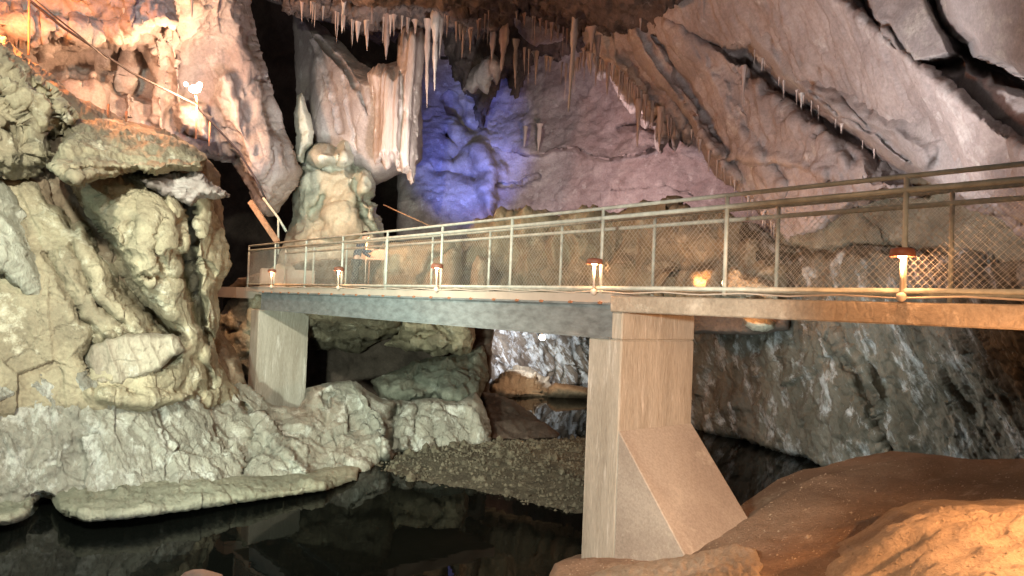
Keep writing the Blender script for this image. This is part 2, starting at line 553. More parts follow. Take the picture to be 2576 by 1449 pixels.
# smooth hanging wall, centre left
rock('cave_wall', [(738, 20), (790, 45), (860, 105), (905, 155), (935, 170), (1000, 150), (1010, 60), (1060, 60), (1062, 400), (1030, 430), (975, 450), (935, 470), (890, 440), (800, 430), (760, 360), (750, 300), (742, 150)],
     [(760, 60, 27), (800, 300, 25.5), (900, 250, 24.2), (1040, 250, 25), (900, 420, 25.5)], M_pink, (50, 1.8), (6, 50, 50),
     [('fbm', (.3, .3, .15), 0.4, 3), ('facet', (.5, .5, .1), 0.06, 3, (.3, 0, -1)), ('fbm', (2, 2, .8), 0.04, 3)],
     [('line', [(760, 60), (800, 130), (830, 220), (850, 330)], 4, .25), ('line', [(800, 90), (870, 160), (905, 230), (925, 290)], 5, .4),
      ('line', [(860, 190), (880, 300), (900, 380)], 4, .2)], kind=G, seed=5)
rock('curtain_formation', [(925, 185), (955, 160), (990, 172), (1000, 165), (1008, 90), (1022, 60), (1062, 70), (1072, 110), (1062, 200), (1052, 300), (1052, 400), (1042, 460), (1034, 468), (1024, 436), (1004, 432), (990, 405), (972, 430), (960, 402), (944, 418), (938, 380), (945, 300), (938, 240)],
     [(940, 250, 23.6), (1000, 250, 22.8), (1055, 250, 23.6), (1000, 420, 23.2)], M_curt, (30, .9), (7, 9, 60),
     [('fbm', (.6, .6, .06), 0.22, 2), ('ridge', (4.2, .8, .05), 0.12, 2), ('ridge', (9, 2, .15), 0.03, 2)],
     [('line', [(1008, 180), (1012, 300), (1002, 420)], 5, .3)], thick=1.0, step=2,
     label='broad pinkish fluted stone curtain with vertical grooves hanging left of the blue-lit wall', cat='rock formation')

# far back wall, blue lit above and pinkish below
rock('cave_back_wall', [(1000, -100), (2100, -100), (2100, 820), (1000, 820)],
     [(1050, 150, 36), (1050, 400, 33), (1300, 280, 34), (1500, 440, 30), (1800, 600, 26), (1100, 620, 31), (1500, 700, 28), (1850, 100, 27), (1500, 50, 30)],
     M_back, (20, .2), (0, 1, 1),
     [('fbm', (.2, .2, .2), .7, 3), ('facet', (1.0, 1.0, 1.6), .11, 4), ('fbm', (3, 3, 4), .06, 3)],
     [('line', [(1245, 464), (1300, 466), (1330, 452), (1350, 440)], 4, .8), ('line', [(1205, 380), (1240, 430), (1225, 480), (1240, 560)], 20, -1.0),
      ('step', [(1320, 382), (1360, 388), (1400, 372), (1450, 376), (1500, 400), (1560, 395), (1620, 380)], 40, -1.1),
      ('line', [(1560, 318), (1610, 312), (1650, 330)], 8, .8), ('line', [(1540, 480), (1600, 478), (1680, 470), (1740, 490)], 3, .4),
      ('line', [(1120, 340), (1160, 380), (1140, 400)], 14, 1.0), ('line', [(1090, 430), (1190, 445)], 9, 1.2), ('line', [(1130, 250), (1180, 330)], 12, .9),
      ('line', [(1340, 545), (1500, 535), (1620, 520)], 5, .4)], kind=G, seed=8)

# ceiling above the gallery
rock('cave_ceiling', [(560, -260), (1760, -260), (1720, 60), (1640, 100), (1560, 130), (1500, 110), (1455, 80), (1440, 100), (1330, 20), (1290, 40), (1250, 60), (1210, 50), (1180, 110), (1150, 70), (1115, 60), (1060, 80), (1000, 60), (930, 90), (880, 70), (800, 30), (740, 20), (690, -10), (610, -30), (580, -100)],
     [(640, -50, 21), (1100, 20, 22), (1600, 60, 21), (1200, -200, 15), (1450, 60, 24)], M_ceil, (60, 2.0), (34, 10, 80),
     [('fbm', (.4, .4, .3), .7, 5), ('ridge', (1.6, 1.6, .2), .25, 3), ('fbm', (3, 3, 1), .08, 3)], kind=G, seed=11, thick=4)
rock('cave_ceiling', [(1285, -80), (1470, -80), (1458, 60), (1430, 95), (1390, 108), (1340, 108), (1305, 80), (1290, 40)], [(1300, 0, 27), (1450, 100, 28)],
     M_back, (30, 1.2), (8, 20, 20), [('fbm', (.8, .8, .8), .4, 4), ('ridge', (1.6, 1.6, 1.6), .2, 3)], kind=G, seed=12)
rock('cave_ceiling', [(1470, 60), (1600, 70), (1680, 200), (1720, 270), (1745, 330), (1738, 370), (1715, 330), (1700, 380), (1690, 310), (1670, 380), (1650, 300), (1625, 320), (1610, 250), (1590, 290), (1560, 230), (1530, 180), (1500, 190), (1480, 130)],
     [(1500, 100, 24), (1700, 300, 22.5), (1600, 180, 23)], M_pink, (22, 1.2), (16, 9, 60),
     [('fbm', (.7, .7, .5), .4, 4), ('ridge', (2.2, 2.2, .25), .28, 3)], kind=G, seed=13)
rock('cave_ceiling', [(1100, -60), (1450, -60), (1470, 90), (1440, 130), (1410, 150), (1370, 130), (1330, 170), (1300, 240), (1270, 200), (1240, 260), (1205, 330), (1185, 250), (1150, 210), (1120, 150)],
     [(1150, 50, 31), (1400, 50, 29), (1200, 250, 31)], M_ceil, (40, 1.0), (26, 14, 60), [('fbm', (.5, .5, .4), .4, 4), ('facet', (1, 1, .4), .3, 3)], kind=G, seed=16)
rock('rock_shelf', [(1165, 228), (1185, 180), (1215, 150), (1245, 135), (1262, 165), (1252, 215), (1240, 195), (1225, 240), (1205, 215), (1190, 235), (1175, 220)],
     [(1200, 180, 27), (1250, 160, 26)], M_pink, (15, .6), (6, 8, 30), [('ridge', (1.6, 1.6, .4), .2, 3)], seed=14, thick=1.2,
     label='small pale ragged rock shelf jutting from dark rock above the blue-lit wall', cat='rock')

# ------------------------------------------------------------------ right hand walls
FL = (.45, 0, -.9)
rock('cave_wall', [(1575, 60), (1650, 20), (1720, -120), (2000, -120), (2500, 300), (2800, 500), (2800, 640), (2500, 580), (2360, 500), (2230, 500), (2120, 540), (2040, 590), (1985, 620), (1950, 590), (1900, 520), (1850, 475), (1800, 440), (1775, 400), (1745, 340), (1725, 290), (1690, 250), (1640, 205), (1600, 140)],
     [(1600, 100, 21), (1700, 230, 20.5), (1780, 380, 20), (1850, 460, 19.5), (2000, 300, 16.5), (1800, 100, 18), (2100, 560, 15.5), (2300, 500, 13), (2576, 620, 10), (2000, 640, 18)],
     M_pink, (26, 1.2), (9, 25, 25),
     [('fbm', (.35, .35, .3), .4, 5), ('facet', (.8, .8, .2), .11, 3, FL), ('ridge', (2.6, 2.6, .6), .10, 3, FL)],
     [('line', [(1590, 80), (1680, 220), (1760, 330), (1850, 450)], 12, -.5), ('line', [(1690, 60), (1790, 200), (1860, 330), (1960, 470)], 20, -.4),
      ('step', [(1760, 370), (1820, 390), (1900, 395), (1990, 405), (2080, 440)], 35, -.5), ('line', [(1650, 90), (1740, 240), (1830, 380)], 8, .5),
      ('line', [(1690, 50), (1797, 110), (1882, 170)], 8, .6), ('line', [(1880, 150), (1960, 215), (2055, 285), (2150, 350), (2250, 430), (2330, 462), (2560, 580)], 30, 1.6)], kind=G, seed=15, step=3.5)
rock('cave_wall', [(1806, -200), (1812, -20), (1850, 60), (1887, 118), (1935, 160), (1962, 200), (2012, 238), (2060, 268), (2092, 298), (2150, 340), (2217, 392), (2262, 425), (2307, 440), (2400, 500), (2560, 560), (2850, 700), (2850, -200)],
     [(1850, 0, 17), (1900, 100, 16.5), (2050, 250, 15.2), (2250, 400, 12.8), (2400, 480, 11.4), (2576, 560, 9.6), (2576, 0, 10), (2300, 200, 12)],
     M_slab, (22, .9), (7, 30, 30),
     [('fbm', (.25, .25, .2), .3, 3), ('facet', (.5, .5, .25), .045, 3, FL), ('fbm', (5, 5, 2), .015, 3)],
     [('line', [(2360, -20), (2400, 70), (2440, 130), (2480, 165), (2576, 215), (2700, 260)], 22, 1.2),
      ('line', [(2160, -50), (2200, 60), (2262, 155), (2300, 175), (2400, 160)], 13, .8),
      ('line', [(2400, 258), (2420, 275), (2460, 288), (2500, 305)], 4, .35), ('line', [(2060, 250), (2150, 300), (2250, 330), (2330, 400)], 26, -.3),
      ('line', [(2040, 230), (2120, 290), (2190, 330)], 5, .3), ('line', [(2120, 250), (2200, 330), (2290, 420)], 4, .2), ('line', [(2000, 100), (2100, 180), (2300, 230)], 60, .35)], kind=G, seed=17, step=3.5, thick=.9)
rock('cave_wall', [(2165, -200), (2182, 20), (2200, 62), (2212, 95), (2232, 102), (2262, 150), (2285, 170), (2330, 160), (2378, 150), (2402, 138), (2385, 95), (2352, 40), (2330, -20), (2310, -200)],
     [(2200, 0, 12.3), (2280, 160, 11.6), (2380, 130, 10.9)], M_slab, (16, .5), (5, 20, 20),
     [('fbm', (.5, .5, .5), .2, 4), ('fbm', (3, 3, 2), .03, 3)], [('line', [(2200, 60), (2235, 60), (2290, 150)], 5, .15)], kind=G, seed=18, step=3.5, thick=.8)
rock('cave_wall', [(2352, -200), (2378, 0), (2392, 50), (2420, 80), (2455, 105), (2470, 140), (2510, 155), (2550, 170), (2600, 200), (2850, 290), (2850, -200)],
     [(2400, 0, 9.8), (2470, 130, 9.4), (2576, 180, 8.6), (2700, 0, 7.5)], M_slab, (20, .7), (6, 20, 20),
     [('fbm', (.5, .5, .5), .25, 4), ('fbm', (3, 3, 2), .03, 3)], kind=G, seed=19, step=3.5, thick=1.2)
rock('cave_wall', [(1930, 560), (2000, 500), (2150, 440), (2350, 440), (2600, 520), (2850, 600), (2850, 700), (2450, 660), (2330, 628), (2230, 606), (2150, 618), (2060, 630), (1960, 618)],
     [(1950, 590, 18.6), (2100, 540, 16.2), (2300, 520, 14.2), (2450, 600, 12.4), (2700, 650, 10.5), (2230, 600, 14.6)],
     M_olive, (18, .7), (6, 25, 20), [('fbm', (.4, .4, .4), .3, 4), ('facet', (.9, .9, .4), .15, 4, FL), ('ridge', (2.6, 2.6, .8), .06, 3, FL)],
     [('line', [(2150, 540), (2200, 590), (2230, 606)], 8, -.2)], kind=G, seed=20, thick=1.5)
# lower right wall down to the water
WL = (.52, 0, -.85)
rock('cave_wall', [(1500, 640), (1700, 600), (1880, 560), (1960, 612), (2060, 624), (2150, 612), (2230, 600), (2330, 622), (2450, 645), (2850, 680), (2850, 1400), (2400, 1290), (2130, 1200), (1990, 1150), (1880, 1118), (1740, 1086), (1600, 1060), (1520, 1050)],
     [(1600, 1050, 25), (1740, 1070, 22), (1880, 1105, 20), (2130, 1185, 16.6), (2400, 1250, 14.4), (2000, 640, 18), (2300, 650, 13.8), (2576, 700, 11), (1700, 700, 23), (2576, 1100, 13.5), (1950, 850, 18.8), (2300, 900, 14.8)],
     M_wall, (20, 1.0), (5, 30, 30),
     [('fbm', (.3, .3, .3), .5, 5), ('facet', (.9, .9, .25), .25, 4, WL), ('ridge', (3.0, 3.0, .6), .10, 3, WL), ('fbm', (5, 5, 1.6), .05, 3, WL)],
     [('line', [(1960, 640), (2100, 640), (2230, 615), (2400, 650)], 14, .5), ('line', [(2100, 850), (2160, 950), (2240, 1130)], 14, .4),
      ('line', [(2120, 840), (2180, 930), (2210, 1000)], 9, -.3)], kind=G, seed=21, step=3.5)

# rock behind the far rail: pillars and dark gaps, and the boulders lit orange
rock('rock_pillars', [(1200, 560), (1330, 545), (1500, 545), (1700, 530), (1830, 560), (1900, 640), (1960, 700), (1975, 750), (1200, 750), (1180, 650)],
     [(1250, 600, 25), (1500, 600, 23.5), (1800, 650, 20.5), (1500, 750, 22.5)], M_tan, (14, .8), (10, 22, 60),
     [('ridge', (1.0, 1.0, .10), .9, 3), ('fbm', (1.5, 1.5, .8), .25, 4)],
     [('line', [(1380, 555), (1384, 720)], 7, 1.6), ('line', [(1578, 560), (1575, 720)], 8, 1.8), ('line', [(1700, 560), (1690, 720)], 6, 1.5)], kind=G, seed=23)
rock('boulder', [(1810, 740), (1826, 700), (1840, 672), (1862, 668), (1880, 690), (1910, 694), (1935, 706), (1958, 716), (1962, 760)],
     [(1850, 700, 17.6), (1940, 730, 17.2)], M_tan, (20, .5), (4, 14, 14), [('bill', (2, 2, 2), .2, 3), ('fbm', (5, 5, 5), .06, 3)], seed=24, step=3,
     label='knobbly boulder glowing orange beside the lamp beyond the far railing', cat='boulder')
rock('rock_ledge', [(1735, 780), (1990, 790), (1985, 830), (1900, 840), (1735, 842)], [(1760, 800, 19), (1950, 810, 18)], M_fill, (12, .3), (3, 20, 20), [('fbm', (.8, .8, .8), .15, 3)], kind=G, seed=26)
rock('boulder', [(1870, 800), (1890, 798), (1930, 800), (1950, 812), (1948, 826), (1925, 834), (1895, 832), (1875, 818)], [(1900, 815, 16.5)],
     M_tan, (18, .5), (2, 14, 14), [('fbm', (1.5, 1.5, 1.5), .1, 3)], seed=25, step=3, label='smooth rounded boulder glowing orange just below the concrete bridge beam', cat='boulder')

# ------------------------------------------------------------------ flowstone mound behind the left bridge end
rock('flowstone_mound', [(690, 700), (716, 600), (735, 540), (736, 440), (758, 408), (772, 376), (796, 360), (826, 360), (848, 372), (858, 350), (868, 343), (878, 352), (884, 378), (896, 398), (892, 418), (912, 414), (932, 432), (946, 462), (946, 492), (932, 502), (954, 512), (950, 536), (964, 548), (968, 585), (968, 640), (990, 700)],
     [(760, 500, 24.8), (820, 400, 24.6), (860, 520, 24.0), (920, 460, 24.6), (950, 600, 24.6), (740, 620, 24.6), (850, 640, 24)], M_flow, (34, 1.1), (4, 16, 16),
     [('bill', (.8, .8, .6), .28, 3), ('fbm', (.4, .4, .4), .3, 3), ('fbm', (3, 3, 2), .05, 3)],
     [('blob', [(808, 392)], 46, -.9, 32), ('blob', [(868, 385)], 26, -.6, 40), ('step', [(775, 420), (800, 424), (850, 424), (890, 430)], 16, .5),
      ('line', [(810, 500), (790, 540), (800, 560)], 14, .4), ('line', [(900, 520), (930, 560), (960, 600)], 6, .5), ('line', [(905, 420), (895, 480), (910, 540)], 8, .5),
      ('blob', [(925, 460)], 30, -.5, 34), ('blob', [(940, 530)], 24, -.4, 28), ('blob', [(850, 560)], 70, -.5, 50)], seed=31, step=3,
     label='pale green flowstone mound with a domed top behind the left end of the bridge', cat='flowstone')
rock('flowstone_finger', [(738, 400), (745, 340), (738, 290), (748, 240), (760, 232), (770, 262), (780, 290), (790, 330), (786, 365), (770, 380), (762, 410)],
     [(760, 300, 24.2)], M_flow, (16, .5), (4, 10, 20), [('bill', (1.5, 1.5, 1), .12, 3)], seed=32, step=3,
     label='narrow bluish white stalagmite rising above the left of the green mound', cat='stalagmite')

# ------------------------------------------------------------------ left foreground rocks
rock('cave_wall', [(-260, 40), (0, 88), (60, 140), (130, 192), (200, 250), (320, 300), (440, 340), (520, 390), (556, 440), (560, 520), (566, 600), (560, 700), (545, 780), (560, 840), (600, 900), (640, 1040), (-260, 1060)],
     [(0, 100, 13.8), (300, 300, 14.8), (540, 450, 16.5), (550, 640, 17), (100, 600, 12.9), (350, 700, 14.0), (560, 900, 16.8), (100, 950, 13)],
     M_brown, (40, .8), (8, 30, 30), [('fbm', (.5, .5, .5), .4, 4), ('facet', (1.0, 1.0, .4), .2, 4, (.5, 0, -1))], kind=G, seed=41)
rock('boulder', [(-260, 60), (-40, 92), (20, 130), (66, 170), (110, 200), (150, 240), (192, 292), (170, 330), (128, 352), (118, 400), (80, 440), (40, 450), (-40, 430), (-260, 440)],
     [(0, 150, 12.4), (120, 260, 12.8), (50, 400, 12.2), (-100, 300, 11.4)], M_tan, (60, .8), (10, 24, 24),
     [('fbm', (.7, .7, .7), .3, 4), ('facet', (1.3, 1.3, 1.1), .32, 3), ('ridge', (1.6, 1.6, 1.1), .1, 4), ('fbm', (4, 4, 3), .06, 3)],
     [('line', [(-20, 330), (40, 330), (120, 345)], 10, .6), ('line', [(0, 230), (60, 280), (100, 340)], 12, .6), ('line', [(60, 180), (120, 250), (150, 320)], 8, .4)], seed=42,
     label='dark jagged boulder at the left picture edge below the stair handrail', cat='boulder')
rock('boulder', [(120, 420), (150, 372), (165, 330), (190, 300), (240, 286), (330, 308), (430, 340), (490, 368), (520, 398), (512, 428), (482, 434), (440, 430), (395, 442), (335, 430), (280, 446), (250, 450), (210, 462), (190, 470), (140, 440)],
     [(200, 350, 12.6), (420, 370, 13.2), (300, 440, 11.9), (480, 430, 12.6), (250, 300, 14.2), (450, 345, 14.6)], M_tan, (26, 1.0), (7, 22, 22),
     [('fbm', (.6, .6, .6), .2, 4), ('facet', (1.6, 1.6, 2.4), .12, 3), ('fbm', (5, 5, 5), .04, 3)],
     [('step', [(140, 400), (230, 400), (330, 405), (430, 395), (500, 400)], 30, .35), ('line', [(170, 432), (260, 425), (330, 428)], 6, .25)], seed=43, thick=1.8,
     label='pale yellowish ledge-like boulder with a flat sloping top, right of the jagged left edge boulder', cat='boulder')
rock('boulder', [(350, 452), (420, 436), (500, 432), (545, 470), (578, 490), (540, 500), (505, 496), (480, 520), (430, 500), (390, 480)],
     [(450, 460, 13.4), (550, 490, 13.8)], M_pink, (14, .6), (7, 14, 8), [('facet', (1.8, 1.8, 6), .2, 3), ('ridge', (2, 2, 5), .06, 3)], seed=44,
     label='thin flaky rock tongue pointing right under the pale ledge boulder', cat='boulder')
rock('boulder', [(-260, 430), (0, 448), (28, 485), (52, 545), (88, 625), (120, 690), (142, 750), (160, 815), (170, 850), (135, 838), (75, 780), (25, 725), (-40, 670), (-260, 620)],
     [(0, 500, 12.25), (60, 650, 11.85), (130, 800, 12.0), (-150, 550, 11.0)], M_rib, (55, .7), (9, 24, 24),
     [('fbm', (.4, .4, .2), .2, 3, (.45, 0, -1)), ('facet', (.8, .8, .25), .16, 4, (.45, 0, -1)), ('ridge', (2, 2, .3), .05, 3, (.45, 0, -1)), ('fbm', (4, 4, 3), .03, 3)], [('line', [(-20, 700), (70, 780), (130, 860)], 26, .5)], seed=47,
     label='smooth slanting whitish green rock rib at the left picture edge', cat='boulder')
rock('cave_wall', [(-260, 430), (0, 440), (110, 445), (170, 462), (215, 444), (262, 440), (330, 432), (400, 440), (450, 440), (500, 450), (535, 480), (548, 540), (572, 610), (582, 670), (566, 700), (550, 740), (556, 800), (540, 860), (552, 920), (580, 960), (610, 1000), (640, 1040), (-260, 1060)],
     [(0, 500, 12.6), (110, 520, 12.7), (215, 470, 13.4), (330, 520, 12.7), (440, 520, 13.4), (400, 640, 12.5), (560, 640, 15.2), (540, 760, 15.2), (400, 800, 13.3), (130, 700, 12.0), (220, 650, 12.5), (260, 920, 12.4), (400, 950, 12.9), (520, 930, 14.2), (60, 900, 11.8), (600, 1000, 16)],
     M_tan, (34, .7), (8, 26, 26),
     [('fbm', (.4, .4, .3), .30, 3), ('facet', (.6, .6, .25), .15, 3, (.5, 0, -1)), ('ridge', (1.8, 1.8, .3), .05, 3, (.5, 0, -1))],
     [('line', [(110, 430), (175, 500), (240, 590), (300, 690), (370, 780), (430, 850)], 25, 1.6), ('line', [(130, 440), (190, 540)], 34, .5),
      ('line', [(440, 445), (478, 530), (476, 640), (490, 740), (520, 850)], 16, 1.4), ('line', [(385, 460), (430, 540), (452, 640)], 9, .3),
      ('line', [(300, 700), (370, 695), (460, 700)], 8, .35), ('line', [(330, 560), (300, 640), (330, 690)], 20, .2), ('line', [(400, 560), (390, 640), (420, 680)], 8, .25),
      ('line', [(490, 650), (540, 690)], 8, .35), ('line', [(180, 620), (240, 760), (330, 840)], 9, .3), ('line', [(120, 640), (200, 800), (260, 850)], 8, .25),
      ('blob', [(330, 890)], 130, .75, 60), ('line', [(235, 850), (212, 900), (240, 975)], 12, .6), ('line', [(200, 900), (222, 970)], 9, .45),
      ('line', [(240, 850), (330, 835), (440, 850)], 10, -.3), ('line', [(230, 985), (330, 1005), (450, 1000), (520, 985)], 12, -.3),
      ('line', [(500, 900), (540, 960), (505, 990)], 12, .5)], kind=G, seed=45, step=3)
rock('cave_wall', [(212, 905), (232, 868), (280, 848), (340, 838), (420, 842), (448, 850), (462, 880), (430, 900), (400, 930), (330, 960), (280, 975), (235, 965)],
     [(240, 900, 12.35), (340, 850, 12.5), (420, 870, 12.9), (300, 960, 12.4)], M_tanflute, (16, .25), (3, 20, 20),
     [('ridge', (3.4, .6, .12), .13, 2, (.35, 0, -1)), ('fbm', (1, 1, .6), .05, 3)], kind=G, seed=49, step=2.5, thick=.6)

low = [(-260, 840), (60, 850), (150, 880), (200, 960), (320, 1005), (430, 1005), (500, 985), (560, 990), (600, 960), (640, 985), (690, 1020), (765, 1033), (782, 975), (830, 962), (880, 955), (920, 975), (960, 1000), (1040, 1010), (1100, 1005), (1150, 1012), (1195, 985), (1215, 1010), (1232, 1060), (1236, 1128), (1150, 1136), (1080, 1142), (1000, 1140), (985, 1162), (960, 1160), (930, 1190), (890, 1212), (820, 1232), (500, 1278), (350, 1300), (215, 1312), (165, 1300), (140, 1280), (128, 1256), (104, 1250), (84, 1268), (70, 1300), (30, 1318), (-260, 1350)]
rock('rock_bank', low,
     [(-100, 1340, 10.6), (0, 1325, 11.0), (215, 1308, 11.6), (500, 1272, 12.5), (820, 1228, 13.8), (900, 1200, 14.7), (985, 1160, 15.8), (1100, 1140, 17.2), (1236, 1128, 17.8),
      (100, 1050, 11.6), (100, 880, 12.2), (400, 1020, 13.3), (500, 1180, 12.9), (600, 1000, 16.2), (800, 1150, 14.7), (700, 1040, 16.8), (870, 970, 17.6), (1200, 1000, 18.6), (1000, 1080, 17)],
     M_wet, (16, .5), (4, 24, 24),
     [('fbm', (.5, .5, .5), .30, 3), ('facet', (.9, .9, .35), .30, 4, (.45, 0, -1)), ('fbm', (3, 3, 1.2), .05, 4, (.45, 0, -1))],
     [('line', [(1010, 1010), (985, 1060), (990, 1130)], 14, .8), ('line', [(900, 980), (960, 1060), (975, 1130)], 22, -.6), ('line', [(1050, 1020), (1035, 1120)], 9, .3),
      ('line', [(1085, 1030), (1100, 1130)], 8, .3), ('line', [(1180, 1020), (1220, 1100)], 22, -.3), ('line', [(615, 1020), (640, 1080), (610, 1190)], 12, .5),
      ('line', [(640, 1060), (700, 1120), (760, 1180)], 16, -.4), ('line', [(830, 1000), (800, 1180)], 20, .4)], kind=G, seed=51, step=3.5, thick=1.5)
rock('rock_bank', [(-260, 1240), (0, 1228), (150, 1212), (420, 1192), (560, 1200), (800, 1190), (870, 1170), (905, 1178), (900, 1205), (820, 1234), (500, 1280), (350, 1302), (215, 1313), (165, 1300), (140, 1280), (128, 1256), (104, 1250), (84, 1268), (70, 1300), (30, 1318), (-260, 1350)],
     [(-100, 1340, 9.5), (215, 1308, 10.3), (500, 1272, 11.2), (820, 1228, 12.7), (900, 1200, 13.8), (215, 1225, 11.7), (500, 1200, 12.8), (850, 1180, 14.4)], M_ledge, (26, .5), (3, 30, 20),
     [('fbm', (.6, .6, .6), .14, 4), ('facet', (1.6, 1.6, 2.5), .10, 4), ('fbm', (5, 5, 5), .03, 3)], kind=G, seed=52, thick=.8)
rock('boulder', [(540, 810), (572, 760), (600, 735), (630, 727), (664, 729), (700, 738), (705, 800), (660, 830), (655, 880), (640, 900), (648, 960), (600, 940), (575, 960), (560, 900), (535, 860)],
     [(600, 800, 20.9), (660, 760, 20.6), (600, 920, 20.4)], M_tan, (30, .6), (7, 20, 20), [('fbm', (.8, .8, .8), .2, 4), ('facet', (1.4, 1.4, 1.4), .2, 3)],
     [('line', [(580, 830), (640, 850)], 8, .4)], seed=53, label='pale crumbly rock wedged left of the far bridge pier, under the bridge end', cat='boulder')
# rocks under the bridge
rock('cave_wall', [(740, 700), (1240, 760), (1232, 1000), (1200, 1060), (740, 1060)], [(760, 900, 26), (1200, 900, 24)], M_dark, (20, .5), (6, 30, 30), [('fbm', (.5, .5, .5), .6, 4)], kind=G, seed=54)  # dark backing, the hollow's shade put into its colour
rock('boulder', [(730, 720), (1010, 740), (1012, 826), (985, 850), (955, 860), (925, 872), (905, 890), (870, 888), (845, 876), (815, 884), (775, 880), (740, 860)],
     [(760, 800, 20.8), (900, 800, 20.2), (980, 820, 20.6)], M_tan, (34, 1.4), (7, 24, 24), [('fbm', (.6, .6, .6), .25, 4), ('facet', (1.1, 1.1, 1.1), .2, 4)],
     [('line', [(855, 820), (840, 870)], 8, .4), ('line', [(960, 850), (1010, 815)], 10, .5)], seed=55, label='pale yellow overhanging boulder under the girder, right of the far pier', cat='boulder')
rock('boulder', [(990, 780), (1190, 800), (1196, 850), (1182, 890), (1160, 896), (1128, 888), (1100, 896), (1060, 882), (1020, 884), (1000, 872), (965, 868), (1000, 840)],
     [(1050, 830, 21), (1160, 850, 21)], M_tan, (30, 1.0), (7, 20, 20), [('fbm', (.8, .8, .8), .25, 4), ('facet', (1.4, 1.4, 1.2), .2, 4)],
     [('line', [(1100, 820), (1140, 860)], 8, .5), ('line', [(1000, 850), (1090, 840)], 8, .4)], seed=56, label='lumpy boulder under the girder between the pale overhang and the tunnel', cat='boulder')
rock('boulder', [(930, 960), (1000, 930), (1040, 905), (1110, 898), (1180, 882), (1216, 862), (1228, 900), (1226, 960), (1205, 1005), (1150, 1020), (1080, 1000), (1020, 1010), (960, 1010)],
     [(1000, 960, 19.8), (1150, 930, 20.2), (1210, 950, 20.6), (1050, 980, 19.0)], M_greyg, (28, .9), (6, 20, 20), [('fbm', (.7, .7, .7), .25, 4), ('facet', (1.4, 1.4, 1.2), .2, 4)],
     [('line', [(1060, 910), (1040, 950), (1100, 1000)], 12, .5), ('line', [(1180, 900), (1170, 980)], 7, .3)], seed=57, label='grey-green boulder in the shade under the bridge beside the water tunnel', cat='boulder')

# ------------------------------------------------------------------ water tunnel
rock('tunnel_wall', [(1120, 700), (1620, 700), (1620, 1020), (1120, 1020)], [(1200, 800, 31), (1500, 800, 34), (1350, 1000, 33)], M_white, (20, .2), (0, 1, 1),
     [('fbm', (.3, .3, .3), .6, 5), ('facet', (.8, .8, .25), .5, 4, (.6, 0, -.8)), ('fbm', (2.5, 2.5, 1), .12, 3)], kind=G, seed=61)
rock('boulder', [(1215, 1000), (1228, 975), (1260, 940), (1300, 918), (1340, 925), (1380, 950), (1392, 985), (1388, 1003), (1300, 1008)], [(1230, 990, 27.5), (1380, 990, 28.5), (1300, 930, 30)],
     M_brown, (26, 1.0), (5, 20, 14), [('facet', (.7, .7, 1.6), .5, 4)], seed=62, step=3,
     label='brown layered rock with pale veins at the tunnel waterline', cat='boulder')
rock('boulder', [(1375, 1003), (1378, 975), (1395, 962), (1430, 966), (1475, 974), (1520, 985), (1520, 1006), (1440, 1005)], [(1400, 990, 28), (1500, 990, 28)],
     M_brown, (16, .7), (3, 20, 14), [('fbm', (.7, .7, .7), .15, 4)], seed=63, step=3, label='rounded brown rock at the tunnel waterline touching the near pier outline', cat='boulder')
rock('boulder', [(1205, 985), (1240, 990), (1290, 1010), (1330, 1035), (1380, 1070), (1420, 1108), (1300, 1122), (1225, 1120)], [(1230, 1000, 22), (1230, 1110, 19), (1400, 1105, 19.6)],
     M_dark, (20, .6), (5, 20, 14), [('fbm', (.8, .8, .8), .25, 4), ('ridge', (1.2, 1.2, 3), .12, 3)], seed=64, step=3, label='dark sloping rock running down into the tunnel water', cat='boulder')

# ------------------------------------------------------------------ mud bank right and foreground
rock('mud_bank', [(1395, 1420), (1440, 1405), (1560, 1398), (1700, 1366), (1820, 1330), (1880, 1302), (1935, 1262), (2000, 1225), (2070, 1196), (2130, 1188), (2200, 1166), (2320, 1142), (2400, 1150), (2470, 1160), (2576, 1160), (2850, 1150), (2850, 1900), (1300, 1900), (1360, 1500)],
     [(1450, 1412, 9.25), (1560, 1398, 9.5), (1450, 1500, 8.2), (1720, 1365, 9.1), (1897, 1300, 9.9), (2100, 1195, 11.3), (2320, 1145, 11.3), (2576, 1160, 9.8), (2000, 1449, 6.8), (2576, 1400, 5.6), (2300, 1800, 4.0), (2100, 1300, 9)],
     M_mud, (14, .3), (3, 40, 20),
     [('fbm', (.5, .5, .5), .18, 4), ('fbm', (3, 3, 3), .03, 3)], kind='structure', seed=71, step=4)
rock('mud_mound', [(1470, 1470), (1500, 1440), (1560, 1425), (1650, 1415), (1760, 1395), (1850, 1370), (1900, 1385), (1920, 1420), (1900, 1560), (1480, 1560)],
     [(1550, 1440, 8.3), (1800, 1400, 7.9), (1700, 1480, 7.1)], M_mudl, (20, .3), (4, 30, 20),
     [('fbm', (.8, .8, .8), .12, 3), ('ridge', (4, 4, 9), .06, 3, (1, 0, .4))], seed=72, label='low wrinkled mud mound in front of the near pier foot', cat='mud mound')
rock('mud_mound', [(2070, 1700), (2100, 1440), (2150, 1400), (2210, 1368), (2260, 1330), (2300, 1300), (2350, 1282), (2440, 1272), (2576, 1272), (2850, 1280), (2850, 1900), (2050, 1900)],
     [(2120, 1440, 6.0), (2260, 1340, 6.2), (2400, 1290, 6.1), (2576, 1290, 5.8), (2400, 1449, 4.6), (2600, 1449, 4.4), (2400, 1800, 3)], M_mudl, (40, .5), (4, 40, 30),
     [('fbm', (.8, .8, .8), .15, 3), ('ridge', (3.2, 3.2, .9), .07, 2, (.75, .3, .5)), ('fbm', (5, 5, 5), .02, 3)], seed=73, step=4,
     label='bright orange-lit rippled mud mound in the bottom right corner', cat='mud mound')
